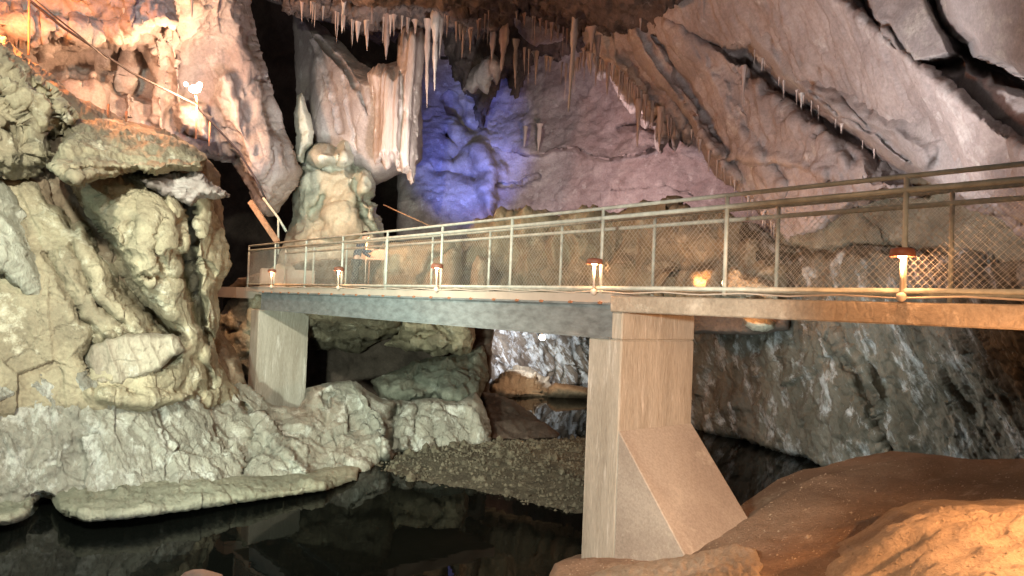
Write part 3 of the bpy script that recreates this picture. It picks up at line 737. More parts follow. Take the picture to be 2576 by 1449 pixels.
rock('stone', [(440, 1560), (452, 1452), (466, 1440), (486, 1434), (510, 1433), (530, 1438), (560, 1446), (575, 1560)], [(500, 1450, 3.2)], mat_rock('stone_pinkish', (.6, .5, .42), (.74, .64, .56), bump=.2, scale=3), (30, .12), (1, 30, 30),
     [('fbm', (2, 2, 2), .03, 3)], seed=74, step=3, thick=.2, label='small rounded pinkish stone tip at the bottom picture edge in front of black water', cat='stone')

# ------------------------------------------------------------------ gravel spit and water
def grid_sheet(name, x0, x1, y0, y1, n, m, fz, mat, kind=None):
    X, Y = np.meshgrid(np.linspace(x0, x1, n), np.linspace(y0, y1, m))
    Z = fz(X, Y)
    v = np.stack([X, Y, Z], -1).reshape(-1, 3)
    i = np.arange(n * m).reshape(m, n)
    q = np.stack([i[:-1, :-1], i[:-1, 1:], i[1:, 1:], i[1:, :-1]], -1).reshape(-1, 4)
    o = link(name, np_mesh(name, v, q, mat))
    return tagit(o, kind=kind)


def spit(X, Y):
    q = np.stack([X.ravel() * .5, Y.ravel() * .5, X.ravel() * 0], -1)
    a = ground(990, 1150); b = ground(1500, 1130); c = ground(1500, 1290); e = ground(1010, 1215)
    poly = [tuple(ground(*p)[:2]) for p in ((960, 1150), (1060, 1125), (1250, 1112), (1500, 1104), (1600, 1120), (1600, 1300), (1440, 1285), (1330, 1262), (1180, 1228), (1060, 1212), (985, 1186))]
    d, _ = seg_dist(X, Y, poly, True)
    d = np.where(inside(X, Y, poly), d, -d) + .35 * fbm(q * 3, 4).reshape(X.shape)
    return np.clip(d * .16, -.6, .22) + .05 * fbm(q * 5 + 7, 4).reshape(X.shape)


M_grav = mat_rock('gravel_wet', (.07, .06, .042), (.14, .12, .085), (.22, .2, .15), c3amt=.3, scale=4, bump=1.0, fine=30)
grid_sheet('gravel_bed', -6.5, 7, 10.5, 22, 260, 220, spit, M_grav, 'structure')


def pebbles():
    rs = np.random.RandomState(3)
    ico = [(0, 0, 1), (.89, 0, .45), (.28, .85, .45), (-.72, .53, .45), (-.72, -.53, .45), (.28, -.85, .45), (.72, .53, -.45), (-.28, .85, -.45), (-.89, 0, -.45), (-.28, -.85, -.45), (.72, -.53, -.45), (0, 0, -1)]
    tri = [(0, 1, 2), (0, 2, 3), (0, 3, 4), (0, 4, 5), (0, 5, 1), (1, 6, 2), (2, 7, 3), (3, 8, 4), (4, 9, 5), (5, 10, 1), (2, 6, 7), (3, 7, 8), (4, 8, 9), (5, 9, 10), (1, 10, 6), (6, 11, 7), (7, 11, 8), (8, 11, 9), (9, 11, 10), (10, 11, 6)]
    ico = np.array(ico)
    tri = np.array(tri)
    X = rs.uniform(-4, 4, 9000)
    Y = rs.uniform(11.5, 21, 9000)
    Z = spit(X[None], Y[None])[0]
    k = Z > -.02
    vs, ts = [], []
    for i, (x, y, z) in enumerate(zip(X[k], Y[k], Z[k])):
        s = .012 + .04 * rs.rand() ** 3 + (.10 * rs.rand() if rs.rand() < .02 else 0)
        v = ico * s * rs.uniform(.6, 1.4, 3) * rs.uniform(.8, 1.2, (12, 1)) + (x, y, z + s * .3)
        vs.append(v)
        ts.append(tri + 12 * i)
    o = link('gravel', np_mesh('gravel', np.concatenate(vs), np.zeros((0, 4)), M_grav2, False, np.concatenate(ts)))
    tagit(o, 'loose wet pebbles scattered over the low gravel spit', 'gravel', kind='stuff')


M_grav2 = mat_rock('pebble', (.07, .06, .042), (.16, .14, .10), (.30, .28, .23), c3amt=.2, scale=6, bump=.4)
pebbles()

from mathutils.bvhtree import BVHTree


def grit():
    rs = np.random.RandomState(5)
    vs, ts, n = [], [], 0
    ico = np.array([(1, 0, 0), (-1, 0, 0), (0, 1, 0), (0, -1, 0), (0, 0, 1), (0, 0, -1)], float)
    tri = np.array([(0, 2, 4), (2, 1, 4), (1, 3, 4), (3, 0, 4), (2, 0, 5), (1, 2, 5), (3, 1, 5), (0, 3, 5)])
    for o in [q for q in sc.objects if q.name.startswith(('mud_bank', 'mud_mound'))]:
        me = o.data
        org = Vector(o.location)
        bv = BVHTree.FromPolygons([v.co + org for v in me.vertices], [tuple(p.vertices) for p in me.polygons])
        for _ in range(2600 if o.name == 'mud_bank' else 900):
            px_, py_ = rs.uniform(1420, 2576), rs.uniform(1150, 1449)
            d = Vector(P(px_, py_, 1.0) - CAM).normalized()
            hit, nr, _i, _d = bv.ray_cast(Vector(CAM), d)
            if hit is None:
                continue
            s_ = .004 + .010 * rs.rand() ** 3 + (.03 * rs.rand() if rs.rand() < .012 else 0)
            vs.append(ico * s_ * rs.uniform(.6, 1.5, 3) * rs.uniform(.7, 1.3, (6, 1)) + np.array(hit))
            ts.append(tri + 6 * n)
            n += 1
    o = link('grit', np_mesh('grit', np.concatenate(vs), np.zeros((0, 4)), M_mudl, False, np.concatenate(ts)))
    tagit(o, 'scattered grit and small stones lying on the orange mud bank', 'grit', kind='stuff')


grit()
m, nt, b = newmat('cave_water')
b.inputs['Base Color'].default_value = (.003, .0035, .003, 1)
b.inputs['Roughness'].default_value = .02
b.inputs['IOR'].default_value = 1.11
geo = nd(nt, 'ShaderNodeNewGeometry')
nz = nd(nt, 'ShaderNodeTexNoise')
nz.inputs['Scale'].default_value = 1.5
nz.inputs['Detail'].default_value = 3
bp = nd(nt, 'ShaderNodeBump')
bp.inputs['Strength'].default_value = .04
bp.inputs['Distance'].default_value = .05
nt.links.new(geo.outputs['Position'], nz.inputs['Vector'])
nt.links.new(nz.outputs['Fac'], bp.inputs['Height'])
nt.links.new(bp.outputs[0], b.inputs['Normal'])
grid_sheet('water', -30, 30, -6, 46, 2, 2, lambda X, Y: X * 0, m, 'structure')
grid_sheet('river_bed', -32, 32, -8, 48, 2, 2, lambda X, Y: X * 0 - 1.2, M_dark, 'structure')

# ------------------------------------------------------------------ solids for built things
class MB:
    def __init__(s):
        s.v, s.q, s.t = [], [], []

    def box(s, c, ax, h):
        """box with centre c, three unit axes ax, half sizes h"""
        c = np.array(c, float)
        n = len(s.v)
        A = [np.array(a, float) * k for a, k in zip(ax, h)]
        for i in (-1, 1):
            for j in (-1, 1):
                for k in (-1, 1):
                    s.v.append(c + i * A[0] + j * A[1] + k * A[2])
        for f in ((0, 1, 3, 2), (4, 6, 7, 5), (0, 4, 5, 1), (2, 3, 7, 6), (0, 2, 6, 4), (1, 5, 7, 3)):
            s.q.append([n + i for i in f])
        return s

    def tube(s, pts, r, seg=8, caps=True):
        pts = [np.array(p, float) for p in pts]
        rs = r if isinstance(r, (list, tuple)) else [r] * len(pts)
        prev = None
        ref = None
        for i, p in enumerate(pts):
            d = pts[min(i + 1, len(pts) - 1)] - pts[max(i - 1, 0)]
            d /= np.linalg.norm(d) + 1e-12
            if ref is None or abs(ref @ d) > .95:
                ref = np.array([0, 0, 1.]) if abs(d[2]) < .9 else np.array([1., 0, 0])
            a = np.cross(ref, d)
            a /= np.linalg.norm(a)
            bb = np.cross(d, a)
            n = len(s.v)
            for k in range(seg):
                t = 2 * math.pi * k / seg
                s.v.append(p + rs[i] * (math.cos(t) * a + math.sin(t) * bb))
            if prev is not None:
                for k in range(seg):
                    s.q.append([prev + k, prev + (k + 1) % seg, n + (k + 1) % seg, n + k])
            elif caps:
                s._cap(n, seg, p, True)
            prev = n
        if caps:
            s._cap(prev, seg, pts[-1], False)
        return s

    def _cap(s, n, seg, p, flip):
        c = len(s.v)
        s.v.append(np.array(p))
        for k in range(seg):
            a, b_ = n + k, n + (k + 1) % seg
            s.t.append([b_, a, c] if flip else [a, b_, c])

    def ball(s, c, r, seg=10, rings=6, sq=(1, 1, 1)):
        c = np.array(c, float)
        n = len(s.v)
        for i in range(1, rings):
            ph = math.pi * i / rings
            for k in range(seg):
                t = 2 * math.pi * k / seg
                s.v.append(c + r * np.array([math.sin(ph) * math.cos(t) * sq[0], math.sin(ph) * math.sin(t) * sq[1], math.cos(ph) * sq[2]]))
        top = len(s.v)
        s.v.append(c + np.array([0, 0, r * sq[2]]))
        s.v.append(c - np.array([0, 0, r * sq[2]]))
        for i in range(rings - 2):
            for k in range(seg):
                s.q.append([n + i * seg + k, n + (i + 1) * seg + k, n + (i + 1) * seg + (k + 1) % seg, n + i * seg + (k + 1) % seg])
        for k in range(seg):
            s.t.append([n + k, n + (k + 1) % seg, top])
            s.t.append([n + (rings - 2) * seg + (k + 1) % seg, n + (rings - 2) * seg + k, top + 1])
        return s

    def lathe(s, c, prof, seg=20):
        c = np.array(c, float)
        prev = None
        for r, z in prof:
            n = len(s.v)
            for k in range(seg):
                t = 2 * math.pi * k / seg
                s.v.append(c + np.array([r * math.cos(t), r * math.sin(t), z]))
            if prev is not None:
                for k in range(seg):
                    s.q.append([prev + k, prev + (k + 1) % seg, n + (k + 1) % seg, n + k])
            prev = n
        return s

    def mesh(s, name, mat, org=(0, 0, 0), smooth=False):
        v = np.array(s.v) - np.array(org)
        return np_mesh(name, v, np.array(s.q, np.int32).reshape(-1, 4), mat, smooth, np.array(s.t, np.int32) if s.t else None)

    def build(s, name, mat, parent=None, smooth=False):
        org = np.array(parent.location) if parent is not None and parent.type == 'EMPTY' else (np.array(parent['_o']) if parent is not None else None)
        if org is None:
            vv = np.array(s.v)
            org = np.array([vv[:, 0].mean(), vv[:, 1].mean(), vv[:, 2].min()])
            return link(name, s.mesh(name, mat, org, smooth), None, org)
        return link(name, s.mesh(name, mat, org, smooth), parent)


def empty(name, loc, label=None, cat=None, group=None):
    o = bpy.data.objects.new(name, None)
    o.location = Vector(loc)
    o.empty_display_size = .2
    COL.objects.link(o)
    return tagit(o, label, cat, group)


# ------------------------------------------------------------------ footbridge
vp = P(-200, 708, 1.0) - CAM
BD = np.array([vp[0], vp[1], 0.0])
BD /= np.linalg.norm(BD)
BW = np.array([BD[1], -BD[0], 0.0])          # across, away from the camera
UP = np.array([0, 0, 1.0])
Q0 = P(1282, 729, 11.46)
DZ = 3.745
Q0[2] = DZ


def B(t, w, z):
    return Q0 + BD * t + BW * w + UP * z


def t_at(px, w=0.0, z=0.0):
    """distance along the bridge that shows at picture column px"""
    lo, hi = -12.0, 30.0
    for _ in range(60):
        mid = (lo + hi) / 2
        r = B(mid, w, z) - CAM
        x = W / 2 + F * (r @ CR) / (r @ _fw)
        if x > px:
            lo = mid
        else:
            hi = mid
    return lo


AX = (BD, BW, UP)
S = 1.96
TN = [S * k for k in range(-5, 7)]            # near posts
T_L = TN[-1]
T_R = TN[0] - .5
RW = 1.05                                     # distance between railings
tg0, tg1 = t_at(1545), t_at(660)
bridge = empty('footbridge', B((tg0 + tg1) / 2, .5, -.7), 'long steel and concrete footbridge with pipe railings crossing the cave stream', 'footbridge')


def bar(name, t0, t1, w0, w1, z0, z1, mat, par=bridge):
    mb = MB().box(B((t0 + t1) / 2, (w0 + w1) / 2, (z0 + z1) / 2), AX, ((t1 - t0) / 2, (w1 - w0) / 2, (z1 - z0) / 2))
    return mb.build(name, mat, par)


bar('deck', tg0, T_L, -.06, RW + .1, -.165, -.045, M_concs)
g = MB()
for wv in (0.0, RW):
    g.box(B((tg0 + tg1) / 2, wv, -.405), AX, ((tg1 - tg0) / 2, .012, .225))
    for zz in (-.18, -.63):
        g.box(B((tg0 + tg1) / 2, wv - (.05 if wv == 0 else -.05) * 0 - .0, zz), AX, ((tg1 - tg0) / 2 + .003, .07, .012))
g.build('steel_girder', M_steel, bridge)
cb = bar('concrete_beam', T_R, tg0 - .01, -.08, RW + .12, -.285, -.075, M_pier2)
bv = cb.modifiers.new('bevel', 'BEVEL')
bv.width = .015
rb = random.Random(4)
for k in range(22):
    t = tg0 + .2 + (tg1 - tg0 - .5) * k / 21 + rb.uniform(-.05, .05)
    MB().box(B(t, -.075, -.172), AX, (.03, .02, .014)).tube([B(t, -.085, -.19), B(t, -.085, -.15)], .01, 6).build('bolt', M_rust, bridge)
for wv in (0.0, RW):
    for k, t in enumerate(TN):
        tt = t
        if tt > T_L:
            tt = T_L
        MB().tube([B(tt, wv, -.045), B(tt, wv, 1.1)], .024, 10).build('post', M_rail, bridge, True)
        if k + 1 < len(TN):
            pass
    MB().tube([B(T_R, wv, 1.1), B(T_L + .02, wv, 1.1)], .024, 10).build('top_rail', M_rail, bridge, True)
    MB().tube([B(T_R, wv, .97), B(T_L, wv, .97)], .028, 10).build('mid_rail', M_rail, bridge, True)
    MB().tube([B(T_R, wv, .03), B(T_L, wv, .03)], .026, 10).build('bottom_rail', M_rail, bridge, True)


def mesh_panel(length, h):
    """chain link: vertical zigzag wires hooked into one another"""
    mb_v, mb_q = [], []
    p = .036
    nw = int(length / p)
    nh = int(h / p)
    r = .0021
    for i in range(nw):
        x0 = i * p
        sgn = 1 if i % 2 else -1
        base = len(mb_v)
        for k in range(nh * 1 + 1):
            x = x0 + (p * .5 if ((k + i) % 2 == 0) else -p * .5) * 1.04 + p * .5
            z = k * (h / nh)
            off = .002 * (1 if (k + i) % 2 else -1)
            for a, c in ((r, 0), (-r * .5, r * .87), (-r * .5, -r * .87)):
                mb_v.append((x + a, off + c, z))
        for k in range(nh):
            n = base + 3 * k
            for e in range(3):
                mb_q.append((n + e, n + (e + 1) % 3, n + 3 + (e + 1) % 3, n + 3 + e))
    return mb_v, mb_q


mv_, mq_ = mesh_panel(S, .92)
mv_ = np.array(mv_)
loc0 = np.array(bridge.location)
wv3 = mv_[:, 0:1] * BD + mv_[:, 1:2] * BW + mv_[:, 2:3] * UP
pme = np_mesh('mesh_panel', wv3, np.array(mq_), M_wire, False)
for wv in (0.0, RW):
    for t in TN[:-1]:
        o = link('mesh_panel', pme, bridge)
        o.location = Vector(B(t, wv, .035) - loc0)

# piers
def extrude_poly(pts_bottom, pts_top):
    mb = MB()
    n = len(pts_bottom)
    mb.v = [np.array(p) for p in pts_bottom] + [np.array(p) for p in pts_top]
    for i in range(n):
        mb.q.append([i, (i + 1) % n, n + (i + 1) % n, n + i])
    mb.q.append([n, n + 1, n + 2, n + 3])
    mb.q.append([3, 2, 1, 0])
    return mb


def pier(name_label, tc, tlen, tupper, w1, foot, wedge):
    base = B(tc + tlen / 2, w1 / 2, 0)
    base[2] = foot
    e = empty('bridge_pier', base, name_label, 'bridge pier')
    mb = MB()
    zb = foot - DZ
    def sect(t0, t1, z0, z1):
        mb.box(B((t0 + t1) / 2, w1 / 2 - .04, (z0 + z1) / 2), AX, ((t1 - t0) / 2, w1 / 2, (z1 - z0) / 2))
    sect(tc, tc + tlen, zb, -.645)
    if tupper:
        sect(tc, tc + tupper, -.6449, -.287)
    cl = mb.build('column', M_pier, e)
    bv = cl.modifiers.new('bevel', 'BEVEL')
    bv.width = .018
    if wedge:
        zt, out, zlow = wedge
        mbw = MB()
        a0, a1 = tc - .002, tc - out
        wl, wr = -.04 + .004, w1 - .044
        mbw.v = [B(a0, wl, zt), B(a0, wr, zt), B(a1, wl, zlow), B(a1, wr, zlow), B(a1, wl, zb), B(a1, wr, zb), B(a0, wl, zb), B(a0, wr, zb)]
        mbw.q = [[0, 2, 3, 1], [2, 4, 5, 3], [0, 1, 7, 6], [6, 7, 5, 4]]
        mbw.q += [[0, 6, 4, 2], [1, 3, 5, 7]]
        bu = mbw.build('buttress', M_butt, e)
        bv = bu.modifiers.new('bevel', 'BEVEL')
        bv.width = .012
    return e


tcorner = t_at(1561, -.04, -1.0)
pier('tall concrete near pier with a sloping buttress standing on the orange mud bank', tcorner, .60, tg0 - tcorner - .01, 1.5, -.3, (1.94 - DZ, 1.15, .62 - DZ))
tcl = t_at(650, -.04, -1.0)
pier('pale greenish concrete pier under the far left end of the bridge', tcl, .6, None, 1.42, .2, None)

# conduit and small shaded lamps
for k, t in enumerate(TN[:-1]):
    pass
cp = [B(t, -.075, -.03 + (.012 if i % 2 else -.012)) for i, t in enumerate(np.linspace(T_R, T_L - .4, 40))]
MB().tube(cp, .010, 6).build('conduit', M_pipe, bridge, True)
lamp_desc = {0: 'nearest small shaded post lamp, at the right end of the near railing',
             2: 'small shaded post lamp on the railing just above the near pier',
             4: 'middle one of the small shaded lamps along the near railing',
             6: 'small shaded post lamp fourth from the right along the near railing',
             8: 'farthest small shaded post lamp, at the left end of the near railing'}
first = None
lampt = [TN[k] for k in (1, 3, 5 + 1 - 1, 7, 9)]
# posts seen at columns 2300, 1512, 1107, 862, 690
cols = [2268, 1494, 1098, 851, 683]
for i, c in enumerate(cols):
    t = t_at(c, -.11, .1)
    if first is None:
        e = empty('post_lamp', B(t, -.11, -.03), lamp_desc[i * 2], 'lamp', 'small shaded lamps along the near railing')
        c0 = np.array(e.location)
        MB().tube([c0 + UP * .0, c0 + UP * .38], [.016, .019], 10).build('pole', M_pipe, e, True)
        MB().ball(c0 + UP * .0, .045, 12, 8).build('junction_box', M_pipe, e, True)
        MB().lathe(c0 + UP * .37, [(.0, .085), (.05, .083), (.09, .074), (.104, .058), (.11, 0), (.105, -.002), (.10, .05), (.0, .07)], 24).build('lamp_shade', M_red, e, True)
        MB().lathe(c0 + UP * .372, [(.0, .025), (.03, .02), (.04, .0), (.03, -.012), (.0, -.016)], 14).build('bulb', M_bulb, e, True)
        first = e
    else:
        e = first.copy()
        COL.objects.link(e)
        e.location = Vector(B(t, -.11, -.03))
        e['label'] = lamp_desc[i * 2]
        for ch in list(first.children):
            if ch.type != 'MESH':
                continue
            cc = ch.copy()
            COL.objects.link(cc)
            cc.parent = e
    lo = light('post_lamp_glow', np.array(e.location) + UP * .325 - BW * .03 - BD * .02, 24 if i < 2 else 10, OR, .03)

# ------------------------------------------------------------------ stairs, handrails, wires on the left
MB().tube([P(55, -15, 15), P(100, 22, 15.5), P(160, 70, 16), P(240, 122, 17), P(330, 182, 18), P(430, 232, 19), P(490, 262, 19.5), P(530, 305, 20), P(600, 380, 21), P(640, 445, 21.3), P(668, 500, 21.4)], .03, 8).build(
    'handrail', M_cable, None, True)
tagit(bpy.context.scene.objects['handrail'], 'long dark stair handrail slanting down from the top left corner past the bright flood lamp', 'handrail')
o = MB().tube([P(70, -15, 14.5), P(130, 35, 15), P(200, 90, 16), P(270, 150, 17)], .018, 6).build('cable', M_cable, None, True)
tagit(o, 'thin black cable running just under the stair handrail at top left', 'cable')
o = MB().tube([P(662, 498, 21), P(700, 548, 20.8), P(720, 582, 20.7)], .035, 8).tube([P(700, 548, 20.8), P(700, 640, 20.8)], .028, 8).build('handrail', M_rail, None, True)
tagit(o, 'short light metal handrail with a post ending at the left end of the bridge', 'handrail')
o = MB().box(P(663, 557, 20.9), ((P(696, 606, 20.6) - P(630, 508, 21.3)) / np.linalg.norm(P(696, 606, 20.6) - P(630, 508, 21.3)), np.array([.35, .93, 0.1]), np.array([.6, -.2, .5]) / .81), (np.linalg.norm(P(698, 610, 20.6) - P(628, 505, 21.3)) / 2, .03, .075)).build('wooden_beam', M_wood)
tagit(o, 'weathered brown stair beam leaning up left from the bridge end', 'beam')
o = MB().tube([P(965, 515, 23), P(1090, 572, 21)], .02, 6).build('pipe', M_wood, None, True)
tagit(o, 'thin brown sloping pipe right of the green flowstone mound', 'pipe')
posts = [(72, -10, 138, 15.2, 'slim railing post nearest the top left corner'), (493, 262, 350, 19.5, 'thin rail post directly under the bright flood lamp'), (526, 305, 368, 20, 'thin rail post at the right end of the glowing rock patch'),
         (272, 262, 296, 15.2, 'short stub post standing on the crest above the pale ledge boulder'), (317, 280, 312, 15.4, 'tiny stub post just right of another on the rock crest')]
for x, y0, y1, Z, lb in posts:
    o = MB().tube([P(x, y1, Z), P(x + 2, y0, Z)], .022, 8).build('rail_post', M_rust, None, True)
    tagit(o, lb, 'post', 'posts of the stair railing')

# flood lamp on the orange wall
e = empty('flood_lamp', P(490, 226, 19.3), 'dazzling white-orange flood lamp fixed on the upper left cave wall', 'lamp')
MB().ball(P(490, 224, 19.3), .13, 14, 10, (1.2, .6, .8)).ball(P(468, 212, 19.5), .05, 10, 6).ball(P(502, 214, 19.35), .07, 10, 6).build('bulb', M_bulbw, e, True)
MB().tube([P(492, 240, 19.4), P(497, 262, 19.5)], .03, 8).build('bracket', M_rust, e, True)
light('flood_lamp_glow', P(484, 228, 19.0), 700, (1.0, .55, .3), .15)
rock('flowstone', [(436, 272), (448, 258), (480, 250), (520, 262), (530, 300), (532, 362), (500, 350), (448, 328), (438, 300)], [(480, 300, 20.4)], M_pink, (24, .6), (12, 16, 16), [('fbm', (1, 1, 1), .12, 3)], seed=81,
     label='pale glowing rock patch right below the dazzling flood lamp', cat='rock')

# lamp in the water tunnel and lamp beyond the far rail
e = empty('tunnel_lamp', P(1364, 849, 28), 'small glowing orange lamp hanging in the water tunnel under the girder', 'lamp')
MB().ball(P(1364, 849, 28), .11, 12, 8).build('bulb', M_bulbw, e, True)
MB().tube([P(1364, 846, 28), P(1364, 800, 28.2)], .012, 6).build('wire', M_cable, e, True)
light('tunnel_lamp_glow', P(1362, 855, 27.6), 90, (1, .6, .35), .1)
e = empty('path_lamp', P(1822, 722, 16.4), 'small lit path lamp low behind the far railing beside the orange boulder', 'lamp')
MB().tube([P(1822, 740, 16.4), P(1822, 700, 16.4)], .03, 8).build('pole', M_pipe, e, True)
MB().ball(P(1822, 712, 16.35), .05, 10, 8, (1, 1, 1.8)).build('bulb', M_bulb, e, True)
light('path_lamp_glow', P(1838, 705, 16.6), 60, OR, .1)
light('boulder_glow', P(1885, 806, 15.9), 14, OR, .05)
light('niche_glow', P(1765, 700, 19.6), 28, OR, .1)

# ------------------------------------------------------------------ platform things beyond the left end
o = MB().box(P(722, 706, 22), (np.array([.93, .37, 0]), np.array([-.37, .93, 0]), UP), (.75, .4, .32)).build('concrete_block', M_concs)
tagit(o, 'low pale concrete block behind the mesh at the left end of the bridge', 'concrete block')
rock('boulder', [(668, 690), (690, 668), (712, 660), (735, 668), (750, 690), (748, 705), (670, 705)], [(710, 680, 21.9)], M_flow, (16, .4), (3, 14, 14), [('fbm', (1.5, 1.5, 1.5), .12, 3)], seed=82, step=3,
     label='rounded pale boulder resting on the concrete block behind the railing', cat='boulder')
rock('boulder', [(930, 740), (940, 650), (962, 612), (1040, 604), (1120, 600), (1166, 606), (1160, 650), (1165, 690), (1150, 740)], [(1000, 650, 23.2), (1150, 650, 22.6)], M_tan, (26, .8), (3, 30, 30),
     [('fbm', (.5, .5, .5), .25, 4)], [('line', [(1150, 620), (1090, 650), (1060, 700)], 7, .4)], seed=83, step=3, label='large smooth beige boulder behind the mesh in the middle of the far railing', cat='boulder')
rock('boulder', [(1180, 740), (1186, 670), (1200, 640), (1230, 650), (1238, 700), (1240, 740)], [(1200, 700, 21.5)], M_tan, (20, .6), (3, 20, 20), [('fbm', (1, 1, 1), .15, 4)], seed=84, step=3,
     label='small upright beige rock seen through the mesh right of the large smooth one', cat='boulder')
rock('ledge', [(560, 735), (600, 700), (640, 690), (760, 655), (900, 650), (1200, 660), (1240, 780), (560, 780)], [(600, 720, 24.4), (900, 700, 24.6), (1200, 700, 25.6)], M_brown, (20, .4), (6, 30, 30),
     [('fbm', (.6, .6, .6), .3, 4)], kind=G, seed=85)
#§FIG
# ------------------------------------------------------------------ path beyond the bridge end and the visitor on it
for t0, t1, w0, w1 in ((T_L + .03, T_L + 4.5, -.3, RW + .12), (T_L - 4, T_L + 4.5, RW + .14, 6)):
    o = MB().box(B((t0 + t1) / 2, (w0 + w1) / 2, -.21), AX, ((t1 - t0) / 2, (w1 - w0) / 2, .15)).build('path', M_concs)
    tagit(o, kind='structure')


def skin_mesh(name, joints, bones, mat, parent, sub=1):
    """one continuous skinned surface from a skeleton: joints = (x, y, z, rx, ry)"""
    me = bpy.data.meshes.new(name)
    me.from_pydata([j[:3] for j in joints], bones, [])
    o = bpy.data.objects.new(name, me)
    COL.objects.link(o)
    md = o.modifiers.new('skin', 'SKIN')
    md.use_smooth_shade = True
    for i, j in enumerate(joints):
        v = me.skin_vertices[0].data[i]
        v.radius = (j[3], j[4])
        v.use_root = (i == 0)
    ss = o.modifiers.new('sub', 'SUBSURF')
    ss.levels = sub
    dg = bpy.context.evaluated_depsgraph_get()
    m2 = bpy.data.meshes.new_from_object(o.evaluated_get(dg))
    bpy.data.objects.remove(o)
    m2.materials.clear()
    m2.materials.append(mat)
    m2.polygons.foreach_set('use_smooth', [True] * len(m2.polygons))
    q = link(name, m2, parent)
    return q


M_skin = mat_simple('skin', (.5, .3, .22), .55, var=.06)
M_navy = mat_simple('navy_cloth', (.035, .05, .08), .85, var=.2)
M_trou = mat_simple('dark_trousers', (.05, .05, .05), .9, var=.2)
M_hair = mat_simple('dark_hair', (.03, .02, .015), .7, var=.2)
fz = DZ - .06
fp = P(893, 730, 21.4)
fp[2] = fz
body_j = [(0, 0, .95, .13, .11), (0, .02, 1.12, .12, .10), (0, .08, 1.32, .14, .10), (0, .14, 1.46, .07, .07), (0, .19, 1.54, .055, .055),
          (0, .24, 1.62, .085, .10), (0, .27, 1.70, .07, .085),
          (-.19, .12, 1.42, .06, .06), (-.25, .22, 1.17, .042, .042), (-.17, .42, 1.05, .030, .034), (-.13, .50, 1.05, .028, .04),
          (.19, .12, 1.42, .06, .06), (.26, .20, 1.17, .042, .042), (.22, .42, 1.20, .030, .034), (.20, .50, 1.26, .028, .04),
          (-.10, 0, .86, .09, .09), (-.12, .03, .48, .06, .06), (-.12, -.02, .10, .042, .045), (-.13, .12, .04, .045, .03),
          (.10, 0, .86, .09, .09), (.13, -.06, .48, .06, .06), (.14, -.14, .10, .042, .045), (.14, -.01, .04, .045, .03)]
body_b = [(0, 1), (1, 2), (2, 3), (3, 4), (4, 5), (5, 6), (3, 7), (7, 8), (8, 9), (9, 10), (3, 11), (11, 12), (12, 13), (13, 14), (0, 15), (15, 16), (16, 17), (17, 18),
          (0, 19), (19, 20), (20, 21), (21, 22)]
pe = empty('person', fp, 'person in a dark navy jacket leaning forward behind the railing near the green mound', 'person')
pe.rotation_euler = (0, 0, math.radians(-75))
skin_mesh('body', body_j, body_b, M_skin, pe, 2)
jk = [0, 1, 2, 3, 7, 8, 9, 11, 12, 13]
ix = {k: i for i, k in enumerate(jk)}
skin_mesh('jacket', [(*body_j[k][:3], body_j[k][3] + .022, body_j[k][4] + .022) for k in jk], [(ix[a], ix[b2]) for a, b2 in body_b if a in ix and b2 in ix], M_navy, pe, 2)
tk = [0, 15, 16, 17, 19, 20, 21]
ix = {k: i for i, k in enumerate(tk)}
skin_mesh('trousers', [(*body_j[k][:3], body_j[k][3] + .016, body_j[k][4] + .016) for k in tk], [(ix[a], ix[b2]) for a, b2 in body_b if a in ix and b2 in ix], M_trou, pe, 2)
link('hair', MB().ball((0, .225, 1.70), .105, 12, 8, (.85, 1.05, .95)).mesh('hair', M_hair, (0, 0, 0), True), pe)
link('nose', MB().ball((0, .355, 1.64), .018, 8, 6, (.8, 1.2, 1.2)).mesh('nose', M_skin, (0, 0, 0), True), pe)
for sx in (-1, 1):
    hx = .13 if sx < 0 else .20
    bx, by, bz = (-.13, .50, 1.05) if sx < 0 else (.20, .50, 1.26)
    mbh = MB()
    for kf, (dx, ln) in enumerate(((-.03, .06), (-.012, .075), (.008, .07), (.026, .055))):
        mbh.tube([(bx + dx, by + .02, bz), (bx + dx, by + .02 + ln * .6, bz - .01), (bx + dx, by + .02 + ln, bz - .035)], [.010, .009, .007], 6)
    mbh.tube([(bx - .03 * sx, by - .01, bz), (bx - .055 * sx, by + .03, bz - .02)], [.011, .008], 6)
    link('hand', mbh.mesh('hand', M_skin, (0, 0, 0), True), pe)
e = empty('lantern', P(922, 597, 22.0), 'small glowing orange lantern on a thin pole beside the person in the navy jacket', 'lamp')
MB().ball(P(922, 597, 22.0), .045, 12, 8, (1.5, 1, 1)).build('bulb', M_bulb, e, True)
lp = P(923, 600, 22.05)
MB().tube([np.array([lp[0], lp[1], fz]), lp], .015, 8).build('pole', M_pipe, e, True)
light('lantern_glow', P(926, 610, 21.9), 45, OR, .05)
o = MB().box(P(938, 640, 22.6), (np.array([1., .1, 0]), np.array([-.1, 1, 0]), UP), (.42, .04, .16)).build('wooden_board', M_concs)
tagit(o, 'pale board catching orange light beside the person behind the railing', 'board')
lg = P(930, 640, 22.66)
link('leg', MB().tube([(lg[0], lg[1], fz), lg], .02, 6).mesh('leg', M_wood, np.array(o.location)), o)

# ------------------------------------------------------------------ stalactites
M_sta = {'p': M_curt, 'g': mat_rock('stalactite_pale', (.42, .39, .36), (.56, .53, .5), bump=.3, grain=(3, 3, .5), cracks=0),
         'b': mat_rock('stalactite_brown', (.20, .15, .13), (.32, .26, .24), bump=.4, grain=(3, 3, .5), cracks=0)}


